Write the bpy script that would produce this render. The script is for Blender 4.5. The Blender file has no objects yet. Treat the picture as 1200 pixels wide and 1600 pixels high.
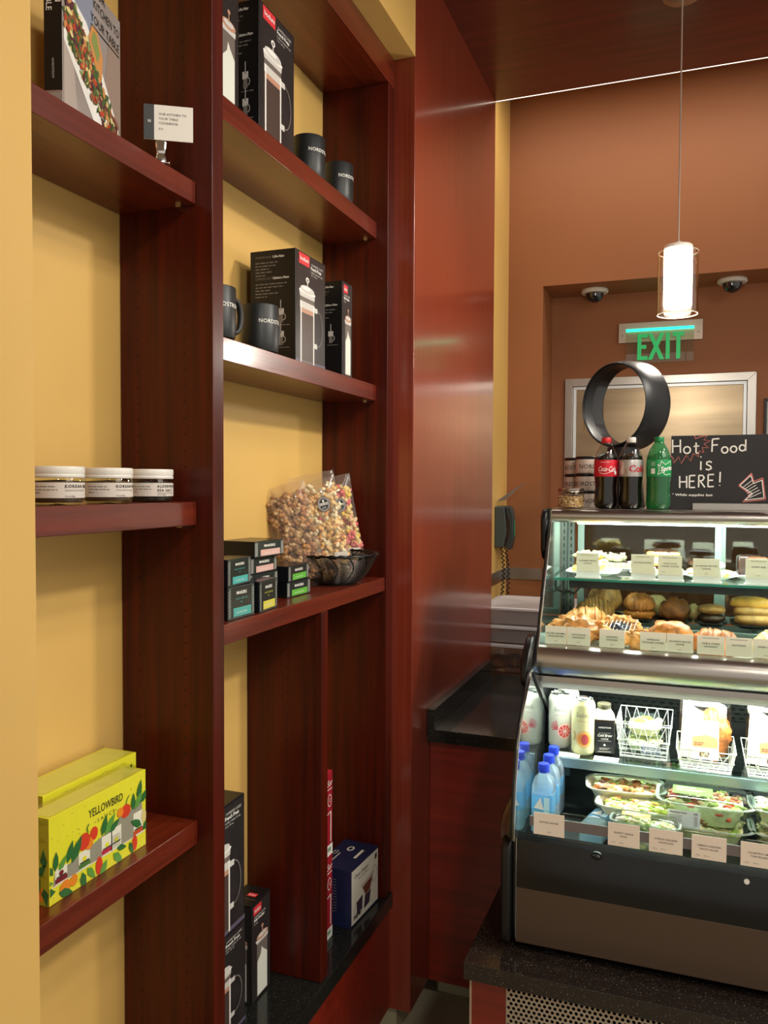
import bpy, math, random
from mathutils import Vector, Matrix, noise

SC = bpy.context.scene
COL = SC.collection
PI = math.pi
rnd = random.Random(7)

# ------------------------------------------------------------------ camera
cam_d = bpy.data.cameras.new('camera')
cam = bpy.data.objects.new('camera', cam_d)
COL.objects.link(cam)
YAW, PITCH, ROLL, FPX = 0.3591938, -0.0332465, 0.00420642, 1281.14
_f = Vector((-math.sin(YAW)*math.cos(PITCH), math.cos(YAW)*math.cos(PITCH), math.sin(PITCH)))
_r = Vector((math.cos(YAW), math.sin(YAW), 0))
_u = _r.cross(_f)
_r2 = _r*math.cos(ROLL)+_u*math.sin(ROLL)
_u2 = -_r*math.sin(ROLL)+_u*math.cos(ROLL)
cam.matrix_world = Matrix(((_r2.x, _u2.x, -_f.x, 0), (_r2.y, _u2.y, -_f.y, 0), (_r2.z, _u2.z, -_f.z, 1.5), (0, 0, 0, 1)))
cam_d.sensor_fit = 'VERTICAL'
cam_d.sensor_height = 36.0
cam_d.lens = 36.0*FPX/1600.0
cam_d.clip_start = 0.02
SC.camera = cam

# ------------------------------------------------------------------ exposure, world, room lights
SC.view_settings.view_transform = 'Standard'
SC.view_settings.look = 'None'
SC.view_settings.gamma = 1.0
SC.view_settings.use_curve_mapping = False
SC.view_settings.exposure = 0.18
wd = bpy.data.worlds.new('world')
SC.world = wd
wd.use_nodes = True
wd.node_tree.nodes['Background'].inputs[0].default_value = (1.0, 0.93, 0.84, 1)
wd.node_tree.nodes['Background'].inputs[1].default_value = 0.60


def area(name, loc, target, sx, sy, power, col=(1, .93, .82)):
    d = bpy.data.lights.new(name, 'AREA')
    d.shape = 'RECTANGLE'; d.size = sx; d.size_y = sy
    d.energy = power; d.color = col
    o = bpy.data.objects.new(name, d)
    COL.objects.link(o)
    o.location = loc
    o.rotation_euler = (Vector(target)-Vector(loc)).to_track_quat('-Z', 'Y').to_euler()
    return o


def spot(name, loc, target, power, ang=70, blend=.6, rad=.05, col=(1, .93, .82)):
    d = bpy.data.lights.new(name, 'SPOT')
    d.energy = power; d.color = col; d.spot_size = math.radians(ang); d.spot_blend = blend
    d.shadow_soft_size = rad
    o = bpy.data.objects.new(name, d)
    COL.objects.link(o)
    o.location = loc
    o.rotation_euler = (Vector(target)-Vector(loc)).to_track_quat('-Z', 'Y').to_euler()
    return o


# recessed ceiling downlights of the shop (behind, beside and ahead of the viewpoint)
spot('downlight', (1.5, 2.3, 3.1), (-0.9, 2.1, 1.7), 190, 60, .9, .14)
spot('downlight', (0.55, 1.1, 3.1), (-0.9, 1.5, 1.6), 36, 95, .8, .10)
spot('downlight', (0.9, -0.6, 3.1), (-0.6, 2.4, 0.4), 125, 80, .8, .12)
spot('downlight', (1.5, 1.6, 3.1), (0.2, 2.6, 0.9), 70, 90, .8, .12)
spot('downlight', (0.55, 3.65, 3.4), (0.55, 4.3, 2.4), 3, 130, .9, .08)
area('ceiling_light', (1.5, 1.5, 3.08), (-0.2, 1.8, 0.3), 1.6, 1.6, 38)
area('back_light', (-0.3, 3.75, 3.42), (-0.3, 4.10, 1.0), 1.8, .25, 13, (1, .92, .8))


# ------------------------------------------------------------------ materials
def lin(h):
    if isinstance(h, str):
        h = h.lstrip('#')
        c = [int(h[i:i+2], 16)/255 for i in (0, 2, 4)]
    else:
        c = [v/255 for v in h]
    return tuple((v/12.92 if v <= .04045 else ((v+.055)/1.055)**2.4) for v in c)+(1,)


MATS = {}


def mat(key, col=None, rough=.5, metal=0, spec=.5, trans=0, ior=1.45, emit=0, ecol=None, alpha=1, coat=0, var=0, vscale=30, bump=0, bscale=60, stretch=(1, 1, 1), sss=0, aniso=0):
    if key in MATS:
        return MATS[key]
    m = bpy.data.materials.new(key)
    m.use_nodes = True
    nt = m.node_tree
    p = nt.nodes['Principled BSDF']
    c = lin(col)
    p.inputs['Base Color'].default_value = c
    p.inputs['Roughness'].default_value = rough
    p.inputs['Metallic'].default_value = metal
    p.inputs['Specular IOR Level'].default_value = spec
    p.inputs['Transmission Weight'].default_value = trans
    p.inputs['IOR'].default_value = ior
    p.inputs['Alpha'].default_value = alpha
    p.inputs['Coat Weight'].default_value = coat
    p.inputs['Coat Roughness'].default_value = .12
    p.inputs['Anisotropic'].default_value = aniso
    if sss:
        p.inputs['Subsurface Weight'].default_value = sss
        p.inputs['Subsurface Radius'].default_value = (.01, .006, .004)
    if emit:
        p.inputs['Emission Color'].default_value = lin(ecol) if ecol else c
        p.inputs['Emission Strength'].default_value = emit
    if var or bump:
        tc = nt.nodes.new('ShaderNodeTexCoord')
        mp = nt.nodes.new('ShaderNodeMapping')
        mp.inputs['Scale'].default_value = stretch
        nt.links.new(tc.outputs['Object'], mp.inputs['Vector'])
    if var:
        n = nt.nodes.new('ShaderNodeTexNoise')
        n.inputs['Scale'].default_value = vscale
        n.inputs['Detail'].default_value = 5
        nt.links.new(mp.outputs[0], n.inputs['Vector'])
        r = nt.nodes.new('ShaderNodeValToRGB')
        r.color_ramp.elements[0].position = .3
        r.color_ramp.elements[1].position = .7
        r.color_ramp.elements[0].color = tuple(v*(1-var) for v in c[:3])+(1,)
        r.color_ramp.elements[1].color = tuple(min(1, v*(1+var)) for v in c[:3])+(1,)
        nt.links.new(n.outputs['Fac'], r.inputs['Fac'])
        nt.links.new(r.outputs['Color'], p.inputs['Base Color'])
    if bump:
        n2 = nt.nodes.new('ShaderNodeTexNoise')
        n2.inputs['Scale'].default_value = bscale
        n2.inputs['Detail'].default_value = 4
        nt.links.new(mp.outputs[0], n2.inputs['Vector'])
        bp = nt.nodes.new('ShaderNodeBump')
        bp.inputs['Strength'].default_value = bump
        bp.inputs['Distance'].default_value = .002
        nt.links.new(n2.outputs['Fac'], bp.inputs['Height'])
        nt.links.new(bp.outputs['Normal'], p.inputs['Normal'])
    MATS[key] = m
    return m


def glass(key, tint='#ffffff', refl=1.0, rough=0.0, base=.04, haze=0):
    """thin clear sheet: straight-through light plus a fresnel reflection"""
    if key in MATS:
        return MATS[key]
    m = bpy.data.materials.new(key)
    m.use_nodes = True
    nt = m.node_tree
    nt.nodes.clear()
    out = nt.nodes.new('ShaderNodeOutputMaterial')
    tr = nt.nodes.new('ShaderNodeBsdfTransparent')
    tr.inputs[0].default_value = lin(tint)
    gl = nt.nodes.new('ShaderNodeBsdfGlossy')
    gl.inputs['Roughness'].default_value = rough
    lw = nt.nodes.new('ShaderNodeLayerWeight')
    lw.inputs[0].default_value = .5
    pw = nt.nodes.new('ShaderNodeMath')
    pw.operation = 'POWER'
    pw.inputs[1].default_value = 4.0
    ma = nt.nodes.new('ShaderNodeMath')
    ma.operation = 'MULTIPLY_ADD'
    ma.inputs[1].default_value = refl*.9
    ma.inputs[2].default_value = base
    ma.use_clamp = True
    nt.links.new(lw.outputs['Facing'], pw.inputs[0])
    nt.links.new(pw.outputs[0], ma.inputs[0])
    mx = nt.nodes.new('ShaderNodeMixShader')
    nt.links.new(ma.outputs[0], mx.inputs[0])
    nt.links.new(tr.outputs[0], mx.inputs[1])
    nt.links.new(gl.outputs[0], mx.inputs[2])
    last = mx
    if haze:
        tl = nt.nodes.new('ShaderNodeBsdfTranslucent'); tl.inputs[0].default_value = lin(tint)
        df = nt.nodes.new('ShaderNodeBsdfDiffuse'); df.inputs[0].default_value = lin(tint)
        m1 = nt.nodes.new('ShaderNodeMixShader')
        nt.links.new(df.outputs[0], m1.inputs[1]); nt.links.new(tl.outputs[0], m1.inputs[2])
        m2 = nt.nodes.new('ShaderNodeMixShader'); m2.inputs[0].default_value = haze
        nt.links.new(mx.outputs[0], m2.inputs[1]); nt.links.new(m1.outputs[0], m2.inputs[2])
        last = m2
    nt.links.new(last.outputs[0], out.inputs[0])
    MATS[key] = m
    return m


def wood(key, dark, light, scale, rough=.32, coat=.35, bump=.12, coatr=.15, spec=.5):
    """cherry veneer: grain drawn out along one axis (small scale number)"""
    if key in MATS:
        return MATS[key]
    m = bpy.data.materials.new(key)
    m.use_nodes = True
    nt = m.node_tree
    p = nt.nodes['Principled BSDF']
    tc = nt.nodes.new('ShaderNodeTexCoord')
    mp = nt.nodes.new('ShaderNodeMapping')
    mp.inputs['Scale'].default_value = scale
    nt.links.new(tc.outputs['Object'], mp.inputs['Vector'])
    n = nt.nodes.new('ShaderNodeTexNoise')
    n.inputs['Scale'].default_value = 1.0
    n.inputs['Detail'].default_value = 7
    n.inputs['Roughness'].default_value = .62
    n.inputs['Distortion'].default_value = .3
    nt.links.new(mp.outputs[0], n.inputs['Vector'])
    r = nt.nodes.new('ShaderNodeValToRGB')
    r.color_ramp.elements[0].position = .28
    r.color_ramp.elements[1].position = .74
    r.color_ramp.elements[0].color = lin(dark)
    r.color_ramp.elements[1].color = lin(light)
    nt.links.new(n.outputs['Fac'], r.inputs['Fac'])
    nt.links.new(r.outputs['Color'], p.inputs['Base Color'])
    bp = nt.nodes.new('ShaderNodeBump')
    bp.inputs['Strength'].default_value = bump
    bp.inputs['Distance'].default_value = .0015
    n2 = nt.nodes.new('ShaderNodeTexNoise')
    n2.inputs['Scale'].default_value = 5.0
    n2.inputs['Detail'].default_value = 3
    nt.links.new(mp.outputs[0], n2.inputs['Vector'])
    nt.links.new(n2.outputs['Fac'], bp.inputs['Height'])
    nt.links.new(bp.outputs['Normal'], p.inputs['Normal'])
    p.inputs['Roughness'].default_value = rough
    p.inputs['Specular IOR Level'].default_value = spec
    p.inputs['Coat Weight'].default_value = coat
    p.inputs['Coat Roughness'].default_value = coatr
    MATS[key] = m
    return m


def granite(key, base, speck):
    if key in MATS:
        return MATS[key]
    m = bpy.data.materials.new(key)
    m.use_nodes = True
    nt = m.node_tree
    p = nt.nodes['Principled BSDF']
    tc = nt.nodes.new('ShaderNodeTexCoord')
    v = nt.nodes.new('ShaderNodeTexNoise')
    v.inputs['Scale'].default_value = 330
    v.inputs['Detail'].default_value = 2
    nt.links.new(tc.outputs['Object'], v.inputs['Vector'])
    r = nt.nodes.new('ShaderNodeValToRGB')
    r.color_ramp.elements[0].position = .66
    r.color_ramp.elements[0].color = (0, 0, 0, 1)
    r.color_ramp.elements[1].position = .78
    r.color_ramp.elements[1].color = (1, 1, 1, 1)
    nt.links.new(v.outputs['Fac'], r.inputs['Fac'])
    v2 = nt.nodes.new('ShaderNodeTexNoise')
    v2.inputs['Scale'].default_value = 60
    v2.inputs['Detail'].default_value = 6
    nt.links.new(tc.outputs['Object'], v2.inputs['Vector'])
    r2 = nt.nodes.new('ShaderNodeValToRGB')
    b = lin(base)
    r2.color_ramp.elements[0].color = tuple(c*.5 for c in b[:3])+(1,)
    r2.color_ramp.elements[1].color = tuple(c*1.8 for c in b[:3])+(1,)
    nt.links.new(v2.outputs['Fac'], r2.inputs['Fac'])
    mx = nt.nodes.new('ShaderNodeMixRGB')
    mx.inputs[2].default_value = lin(speck)
    nt.links.new(r.outputs['Color'], mx.inputs[0])
    nt.links.new(r2.outputs['Color'], mx.inputs[1])
    nt.links.new(mx.outputs[0], p.inputs['Base Color'])
    p.inputs['Roughness'].default_value = .13
    MATS[key] = m
    return m


# ------------------------------------------------------------------ mesh builder
_txt = {}


def text_geo(s, bold=0, spacing=1.0):
    k = (s, bold, spacing)
    if k in _txt:
        return _txt[k]
    cu = bpy.data.curves.new('glyphs', 'FONT')
    cu.body = s
    cu.size = 1
    cu.resolution_u = 2
    cu.offset = bold
    cu.space_character = spacing
    ob = bpy.data.objects.new('glyphs', cu)
    me = bpy.data.meshes.new_from_object(ob)
    vs = [(v.co.x, v.co.y) for v in me.vertices]
    fs = [tuple(p.vertices) for p in me.polygons]
    bpy.data.objects.remove(ob)
    bpy.data.curves.remove(cu)
    bpy.data.meshes.remove(me)
    w = max([v[0] for v in vs] or [0])
    _txt[k] = (vs, fs, w)
    return _txt[k]


class Flat:
    """a plane to print on: u, v across it, h out of it"""
    def __init__(s, O, U, V):
        s.O = Vector(O); s.U = Vector(U).normalized(); s.V = Vector(V).normalized(); s.N = s.U.cross(s.V)

    def __call__(s, u, v, h=0):
        return s.O+s.U*u+s.V*v+s.N*h


class Round:
    """a vertical cylinder to print on; a0 = direction (rad) of u=0, u runs counter-clockwise seen from above"""
    def __init__(s, R, a0, z0=0, c=(0, 0)):
        s.R = R; s.a = a0; s.z = z0; s.c = c

    def __call__(s, u, v, h=0):
        a = s.a+u/s.R
        return Vector((s.c[0]+(s.R+h)*math.cos(a), s.c[1]+(s.R+h)*math.sin(a), s.z+v))


class B:
    def __init__(s, T=None):
        s.v = []; s.f = []; s.m = []; s.mats = []; s.T = T

    def mi(s, m):
        if m not in s.mats:
            s.mats.append(m)
        return s.mats.index(m)

    def add(s, vs, fs, m):
        k = len(s.v)
        i = s.mi(m)
        if s.T is not None:
            vs = [s.T @ Vector(v) for v in vs]
        s.v += [tuple(v) for v in vs]
        for f in fs:
            s.f.append(tuple(k+j for j in f))
            s.m.append(i)
        return s

    def box(s, x0, x1, y0, y1, z0, z1, m):
        return s.add([(x0, y0, z0), (x1, y0, z0), (x1, y1, z0), (x0, y1, z0), (x0, y0, z1), (x1, y0, z1), (x1, y1, z1), (x0, y1, z1)],
                     [(0, 3, 2, 1), (4, 5, 6, 7), (0, 1, 5, 4), (1, 2, 6, 5), (2, 3, 7, 6), (3, 0, 4, 7)], m)

    def prism(s, poly, ax, a, b, m):
        """poly = points in the two other axes (in xyz order), extruded along ax from a to b"""
        def P(p, t):
            return {'x': (t, p[0], p[1]), 'y': (p[0], t, p[1]), 'z': (p[0], p[1], t)}[ax]
        n = len(poly)
        vs = [P(p, a) for p in poly]+[P(p, b) for p in poly]
        fs = [tuple(range(n))[::-1], tuple(range(n, 2*n))]
        fs += [(i, (i+1) % n, n+(i+1) % n, n+i) for i in range(n)]
        return s.add(vs, fs, m)

    def lathe(s, prof, m, n=32, c=(0, 0, 0), sq=None, cap=True):
        """prof = [(r, z)], sq = exponent for squarish cross-sections with radii scale"""
        vs = []; fs = []
        for r, z in prof:
            for i in range(n):
                a = 2*PI*(i+.5)/n
                x, y = math.cos(a), math.sin(a)
                if sq:
                    ex, kx, ky = sq
                    x = math.copysign(abs(x)**(2/ex), x)*kx
                    y = math.copysign(abs(y)**(2/ex), y)*ky
                vs.append((c[0]+r*x, c[1]+r*y, c[2]+z))
        for j in range(len(prof)-1):
            for i in range(n):
                a = j*n+i; b = j*n+(i+1) % n
                fs.append((a, b, b+n, a+n))
        if cap:
            if prof[0][0] > 1e-5:
                fs.append(tuple(range(n))[::-1])
            if prof[-1][0] > 1e-5:
                k = (len(prof)-1)*n
                fs.append(tuple(range(k, k+n)))
        return s.add(vs, fs, m)

    def tube(s, pts, r, m, n=8, closed=False, rs=None):
        P = [Vector(p) for p in pts]
        N = len(P)
        vs = []; fs = []
        up = None
        for i in range(N):
            if closed:
                t = (P[(i+1) % N]-P[i-1]).normalized()
            else:
                t = (P[min(i+1, N-1)]-P[max(i-1, 0)]).normalized()
            if up is None:
                up = t.orthogonal().normalized()
            up = (up-t*up.dot(t))
            up = up.normalized() if up.length > 1e-6 else t.orthogonal().normalized()
            w = t.cross(up)
            rr = rs[i] if rs else r
            for k in range(n):
                a = 2*PI*k/n
                vs.append(P[i]+(up*math.cos(a)+w*math.sin(a))*rr)
        for i in range(N if closed else N-1):
            for k in range(n):
                a = i*n+k; b = i*n+(k+1) % n
                c = ((i+1) % N)*n
                fs.append((a, b, c+(k+1) % n, c+k))
        if not closed:
            fs.append(tuple(range(n))[::-1])
            fs.append(tuple(range((N-1)*n, N*n)))
        return s.add(vs, fs, m)

    def blob(s, c, rad, m, seed=0, amp=.12, freq=2.0, n=18, k=10, sq=2.0):
        vs = []; fs = []
        off = Vector((seed*3.17, seed*1.31, seed*.77))
        for j in range(k+1):
            t = PI*j/k
            for i in range(n):
                a = 2*PI*i/n
                d = Vector((math.sin(t)*math.cos(a), math.sin(t)*math.sin(a), math.cos(t)))
                q = 1+amp*noise.noise(d*freq+off)*2+(amp*.7*noise.noise(d*freq*3.1+off) if n > 20 else 0)
                if sq != 2.0:
                    e = Vector([math.copysign(abs(w)**(2/sq), w) for w in d])
                else:
                    e = d
                vs.append((c[0]+e.x*rad[0]*q, c[1]+e.y*rad[1]*q, c[2]+e.z*rad[2]*q))
        for j in range(k):
            for i in range(n):
                a = j*n+i; b = j*n+(i+1) % n
                fs.append((a, a+n, b+n, b))
        return s.add(vs, fs, m)

    # --- flat print on a frame
    def quad(s, fr, u0, u1, v0, v1, m, h=.0004, nu=1):
        vs = []
        for i in range(nu+1):
            u = u0+(u1-u0)*i/nu
            vs += [fr(u, v0, h), fr(u, v1, h)]
        fs = [(2*i, 2*i+2, 2*i+3, 2*i+1) for i in range(nu)]
        return s.add(vs, fs, m)

    def poly(s, fr, pts, m, h=.0005, clip=None):
        if clip:
            for ax, lim, sg in ((0, clip[0], 1), (0, clip[1], -1), (1, clip[2], 1), (1, clip[3], -1)):
                out = []
                for i in range(len(pts)):
                    a, b = pts[i-1], pts[i]
                    ia, ib = (a[ax]-lim)*sg >= 0, (b[ax]-lim)*sg >= 0
                    if ia != ib:
                        t = (lim-a[ax])/(b[ax]-a[ax])
                        out.append((a[0]+(b[0]-a[0])*t, a[1]+(b[1]-a[1])*t))
                    if ib:
                        out.append(b)
                pts = out
                if len(pts) < 3:
                    return s
        return s.add([fr(u, v, h) for u, v in pts], [tuple(range(len(pts)))], m)

    def disc(s, fr, u, v, ru, rv, m, h=.0005, n=24, a0=0, a1=2*PI):
        pts = [(u+ru*math.cos(a0+(a1-a0)*i/n), v+rv*math.sin(a0+(a1-a0)*i/n)) for i in range(n)]
        return s.add([fr(u, v, h)]+[fr(*p, h) for p in pts], [(0, 1+i, 1+(i+1) % n) for i in range(n)], m)

    def ring(s, fr, u, v, ru, rv, w, m, h=.0005, n=24, a0=0, a1=2*PI):
        full = abs(a1-a0-2*PI) < 1e-6
        N = n if full else n+1
        vs = []
        for i in range(N):
            a = a0+(a1-a0)*i/n
            vs += [fr(u+ru*math.cos(a), v+rv*math.sin(a), h), fr(u+(ru-w)*math.cos(a), v+(rv-w)*math.sin(a), h)]
        fs = [(2*i, 2*((i+1) % N), 2*((i+1) % N)+1, 2*i+1) for i in range(n)]
        return s.add(vs, fs, m)

    def stroke(s, fr, pts, w, m, h=.0006):
        if len(pts) < 10:
            dn = []
            for a, b in zip(pts[:-1], pts[1:]):
                dn += [(a[0]+(b[0]-a[0])*t, a[1]+(b[1]-a[1])*t) for t in (0, .07, .5, .93)]
            pts = dn+[pts[-1]]
        n = len(pts)
        vs = []
        for i in range(n):
            a = pts[max(i-1, 0)]; b = pts[min(i+1, n-1)]
            dx, dy = b[0]-a[0], b[1]-a[1]
            L = math.hypot(dx, dy) or 1
            nx, ny = -dy/L*w/2, dx/L*w/2
            vs += [fr(pts[i][0]+nx, pts[i][1]+ny, h), fr(pts[i][0]-nx, pts[i][1]-ny, h)]
        return s.add(vs, [(2*i, 2*i+1, 2*i+3, 2*i+2) for i in range(n-1)], m)

    def text(s, fr, t, u, v, size, m, al='l', h=.0007, bold=0, sp=1.0, shear=0, rot=0, fit=None):
        g, fs, w = text_geo(t, bold, sp)
        sx = size
        if fit:
            sx = fit/max(w, 1e-6)
        o = {'l': 0, 'c': -w*sx/2, 'r': -w*sx}[al]
        cr, sr = math.cos(rot), math.sin(rot)
        pts = []
        for x, y in g:
            X = x*sx+y*size*shear+o; Y = y*size
            pts.append(fr(u+X*cr-Y*sr, v+X*sr+Y*cr, h))
        return s.add(pts, fs, m)

    def lines(s, fr, u, v, ws, lh, th, m, h=.0006):
        """rows of tiny illegible print"""
        for i, w in enumerate(ws):
            x = 0
            while x < w:
                q = min(w-x, rnd.uniform(.25, .8)*lh*3)
                s.quad(fr, u+x, u+x+q, v-i*lh, v-i*lh+th, m, h)
                x += q+lh*.35
        return s

    def build(s, name, parent=None, world=False, bevel=0, sub=0, seg=2, ang=38, tri=False):
        me = bpy.data.meshes.new(name)
        vs = s.v
        if world and parent is not None:
            L = parent.location
            vs = [(x-L.x, y-L.y, z-L.z) for x, y, z in vs]
        me.from_pydata(vs, [], s.f)
        for m in s.mats:
            me.materials.append(m)
        me.polygons.foreach_set('material_index', s.m)
        me.polygons.foreach_set('use_smooth', [True]*len(s.f))
        me.update()
        if not bevel:
            me.set_sharp_from_angle(angle=math.radians(ang))
        o = bpy.data.objects.new(name, me)
        COL.objects.link(o)
        if parent is not None:
            o.parent = parent
        if bevel:
            md = o.modifiers.new('bevel', 'BEVEL')
            md.width = bevel; md.segments = seg; md.limit_method = 'ANGLE'; md.angle_limit = math.radians(40)
            md.harden_normals = True
            me.set_sharp_from_angle(angle=math.radians(60))
        if sub:
            md = o.modifiers.new('sub', 'SUBSURF'); md.levels = sub; md.render_levels = sub
        return o


def tag(o, label=None, cat=None, group=None, kind=None):
    if label: o['label'] = label
    if cat: o['category'] = cat
    if group: o['group'] = group
    if kind: o['kind'] = kind
    return o


def thing(name, label, cat, loc=(0, 0, 0), rz=0, group=None, rot=None):
    o = bpy.data.objects.new(name, None)
    o.empty_display_size = .02
    COL.objects.link(o)
    o.location = loc
    o.rotation_euler = rot if rot else (0, 0, rz)
    return tag(o, label, cat, group)


def copy_tree(o, loc=None, rz=None, label=None, parent=None, rot=None):
    c = o.copy()
    COL.objects.link(c)
    if parent is not None:
        c.parent = parent
    if loc is not None: c.location = loc
    if rz is not None: c.rotation_euler = (0, 0, rz)
    if rot is not None: c.rotation_euler = rot
    if label: c['label'] = label
    for ch in list(o.children):
        copy_tree(ch, parent=c)
    return c


def struct(b, name, bevel=0, parent=None, ang=38):
    o = b.build(name, parent, bevel=bevel, ang=ang)
    if parent is None:
        o['kind'] = 'structure'
    return o


def perforated(b, fr, W, H, px, pz, rx, rz, m, th=.002):
    """plate with staggered rows of real holes, each a ring of eight quads"""
    rows = int(H/pz)
    for j in range(rows):
        v = (j+.5)*H/rows
        off = (px/2 if j % 2 else 0)
        n = int(W/px)+2
        for i in range(-1, n):
            u = (i+.5)*px+off
            u0, u1 = max(0, u-px/2), min(W, u+px/2)
            if u1-u0 < px*.98:
                if u1 > u0+1e-5:
                    b.quad(fr, u0, u1, v-H/rows/2, v+H/rows/2, m, 0)
                continue
            vs = []
            for k in range(8):
                a = 2*PI*k/8
                x, y = math.cos(a), math.sin(a)
                q = max(abs(x), abs(y))
                vs.append(fr(u+x/q*px/2, v+y/q*H/rows/2, 0))
            for k in range(8):
                a = 2*PI*k/8
                vs.append(fr(u+rx*math.cos(a), v+rz*math.sin(a), 0))
            b.add(vs, [(k, (k+1) % 8, 8+(k+1) % 8, 8+k) for k in range(8)], m)

# ------------------------------------------------------------------ shared materials
WZ = wood('cherry_upright', '#300b04', '#571607', (38, 38, 1.6), rough=.38, coat=.10, bump=.2, spec=.25)
WY = wood('cherry_shelf', '#4a1508', '#722813', (45, 1.6, 45), bump=.25)
WP = wood('cherry_panel', '#6f2514', '#8c3722', (70, 70, .9), rough=.3, coat=.75, bump=.10, coatr=.13)
WC = wood('cherry_soffit', '#4a160e', '#6c2519', (2.0, 30, 30), rough=.4, coat=.2)
WX = wood('cherry_cabinet', '#661a0c', '#8c2615', (2.0, 30, 40), rough=.35, coat=.25)
YEL = mat('yellow_paint', '#d5ad62', .45, var=.03, vscale=3, bump=.05, bscale=120)
BRN = mat('terracotta_paint', '#8c552f', .6, var=.04, vscale=2, bump=.05, bscale=120)
BRD = mat('brown_paint', '#80502f', .6, var=.04, vscale=2)
GRB = granite('black_granite', '#191a18', '#8c8878')
GRC = granite('brown_granite', '#1e1815', '#b5a88f')
STEEL = mat('brushed_steel', '#b9b4ad', .28, 1, stretch=(1, 40, 40), bump=.08, bscale=20)
CHROME = mat('chrome', '#dcdad6', .08, 1)
BLK = mat('black_plastic', '#0c0c0d', .32)
BLKM = mat('black_matte', '#101010', .6)
WHITE = mat('white_ink', '#e9e6df', .5)
INK = mat('dark_ink', '#26241f', .6)
RED = mat('red_ink', '#c4262b', .5)
TILE = mat('tile_kick', '#a9a282', .4, var=.06, vscale=5)

# ------------------------------------------------------------------ setting
b = B(); b.box(-1.4, 2.6, -1.6, 5.2, -.34, -.28, mat('floor_tile', '#a89c82', .35, var=.12, vscale=6)); struct(b, 'floor')
b = B()
b.box(-1.2, -.81, -1.6, .8495, -.28, 3.14, YEL)
b.box(-1.2, -.812, .8495, 2.418, 2.808, 3.14, YEL)
b.box(-1.2, -1.10, .8495, 2.52, -.28, 2.808, YEL)
struct(b, 'wall_left')
b = B(); b.box(-1.2, -.92, 3.50, 4.30, -.28, 3.75, YEL); struct(b, 'wall_left_rear')
# big glossy veneer panel that closes the shelving at its far end
b = B(); b.box(-1.098, -.812, 2.4185, 3.5, -.177, 3.1395, WP)
o = struct(b, 'wall_panel', bevel=.002)
b = B(); b.box(-1.09, -.87, 2.45, 3.49, -.28, -.177, TILE); struct(b, 'baseboard_panel')
b = B(); b.box(-1.099, -.95, .85, 2.418, -.28, -.177, TILE); struct(b, 'baseboard_left')
# rear wall with its recess
RY = 4.6
b = B()
b.box(-1.2, -.7385, 4.3, RY+.1, -.28, 3.75, BRN)
b.box(-.7385, 2.6, 4.3, RY+.1, 2.531, 3.75, BRN)
b.box(-.7385, 2.6, RY, RY+.1, -.28, 2.531, BRN)
struct(b, 'wall_back')
b = B(); b.box(-1.2, 2.6, 3.5, 4.7, 3.75, 3.8, BRN); struct(b, 'ceiling_rear')
b = B(); b.box(-1.2, 2.6, -1.6, 3.5, 3.14, 3.2, WC); struct(b, 'ceiling')
b = B(); b.box(-.812, 2.6, 3.5, 3.506, 3.14, 3.147, mat('cove_strip', '#fff3dc', .5, emit=2.2)); struct(b, 'trim_1')
b = B(); b.box(-1.2, 2.6, 3.5, 3.53, 3.148, 3.75, WC); struct(b, 'trim_2')
# steel bumper rail round the corner
b = B(); b.box(-.92, -.914, 3.52, 4.3, 1.004, 1.064, STEEL); b.box(-.914, -.7386, 4.293, 4.2995, 1.004, 1.064, STEEL)
b.box(-.7385, -.7325, 4.293, RY, 1.004, 1.064, STEEL)
struct(b, 'trim_3')

# ------------------------------------------------------------------ bookcase
bc = thing('bookcase', 'tall built-in cherry wood bookcase with open shelves, recessed in the yellow wall', 'bookcase', (-.99, 1.6, -.177))


def bpart(name, boxes, m, bevel=.0015, label=None):
    q = B()
    for x in boxes:
        q.box(*x, m)
    o = q.build(name, bc, world=True, bevel=bevel)
    if label: o['label'] = label
    return o


bpart('upright', [(-1.098, -.88, .50, .54, .205, 2.72)], WZ)
bpart('upright', [(-1.098, -.88, 1.3888, 1.4290, .205, 2.72)], WZ)
bpart('upright', [(-1.098, -.88, 2.368, 2.4175, .205, 2.72)], WZ)
bpart('divider', [(-1.098, -.8815, 1.8975, 1.9370, .2055, 1.1725)], WZ)
for z0, z1 in ((2.046, 2.089), (1.4185, 1.4648), (.780, .8265)):
    bpart('shelf', [(-1.098, -.917, .542, 1.3880, z0, z1)], WY)
for z0, z1, x in ((2.253, 2.3015, -.917), (1.758, 1.8065, -.917), (1.172, 1.2135, -.8855)):
    bpart('shelf', [(-1.098, x, 1.4295, 2.3675, z0, z1)], WY)
bpart('top_rail', [(-1.098, -.8795, .50, 2.4175, 2.7205, 2.8075)], WY)
bpart('ledge', [(-1.098, -.872, .50, 2.4178, .158, .2045)], GRB, .003, 'black speckled granite ledge')
bpart('base_panel', [(-1.098, -.884, .50, 2.4178, -.177, .1575)], WX)
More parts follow.
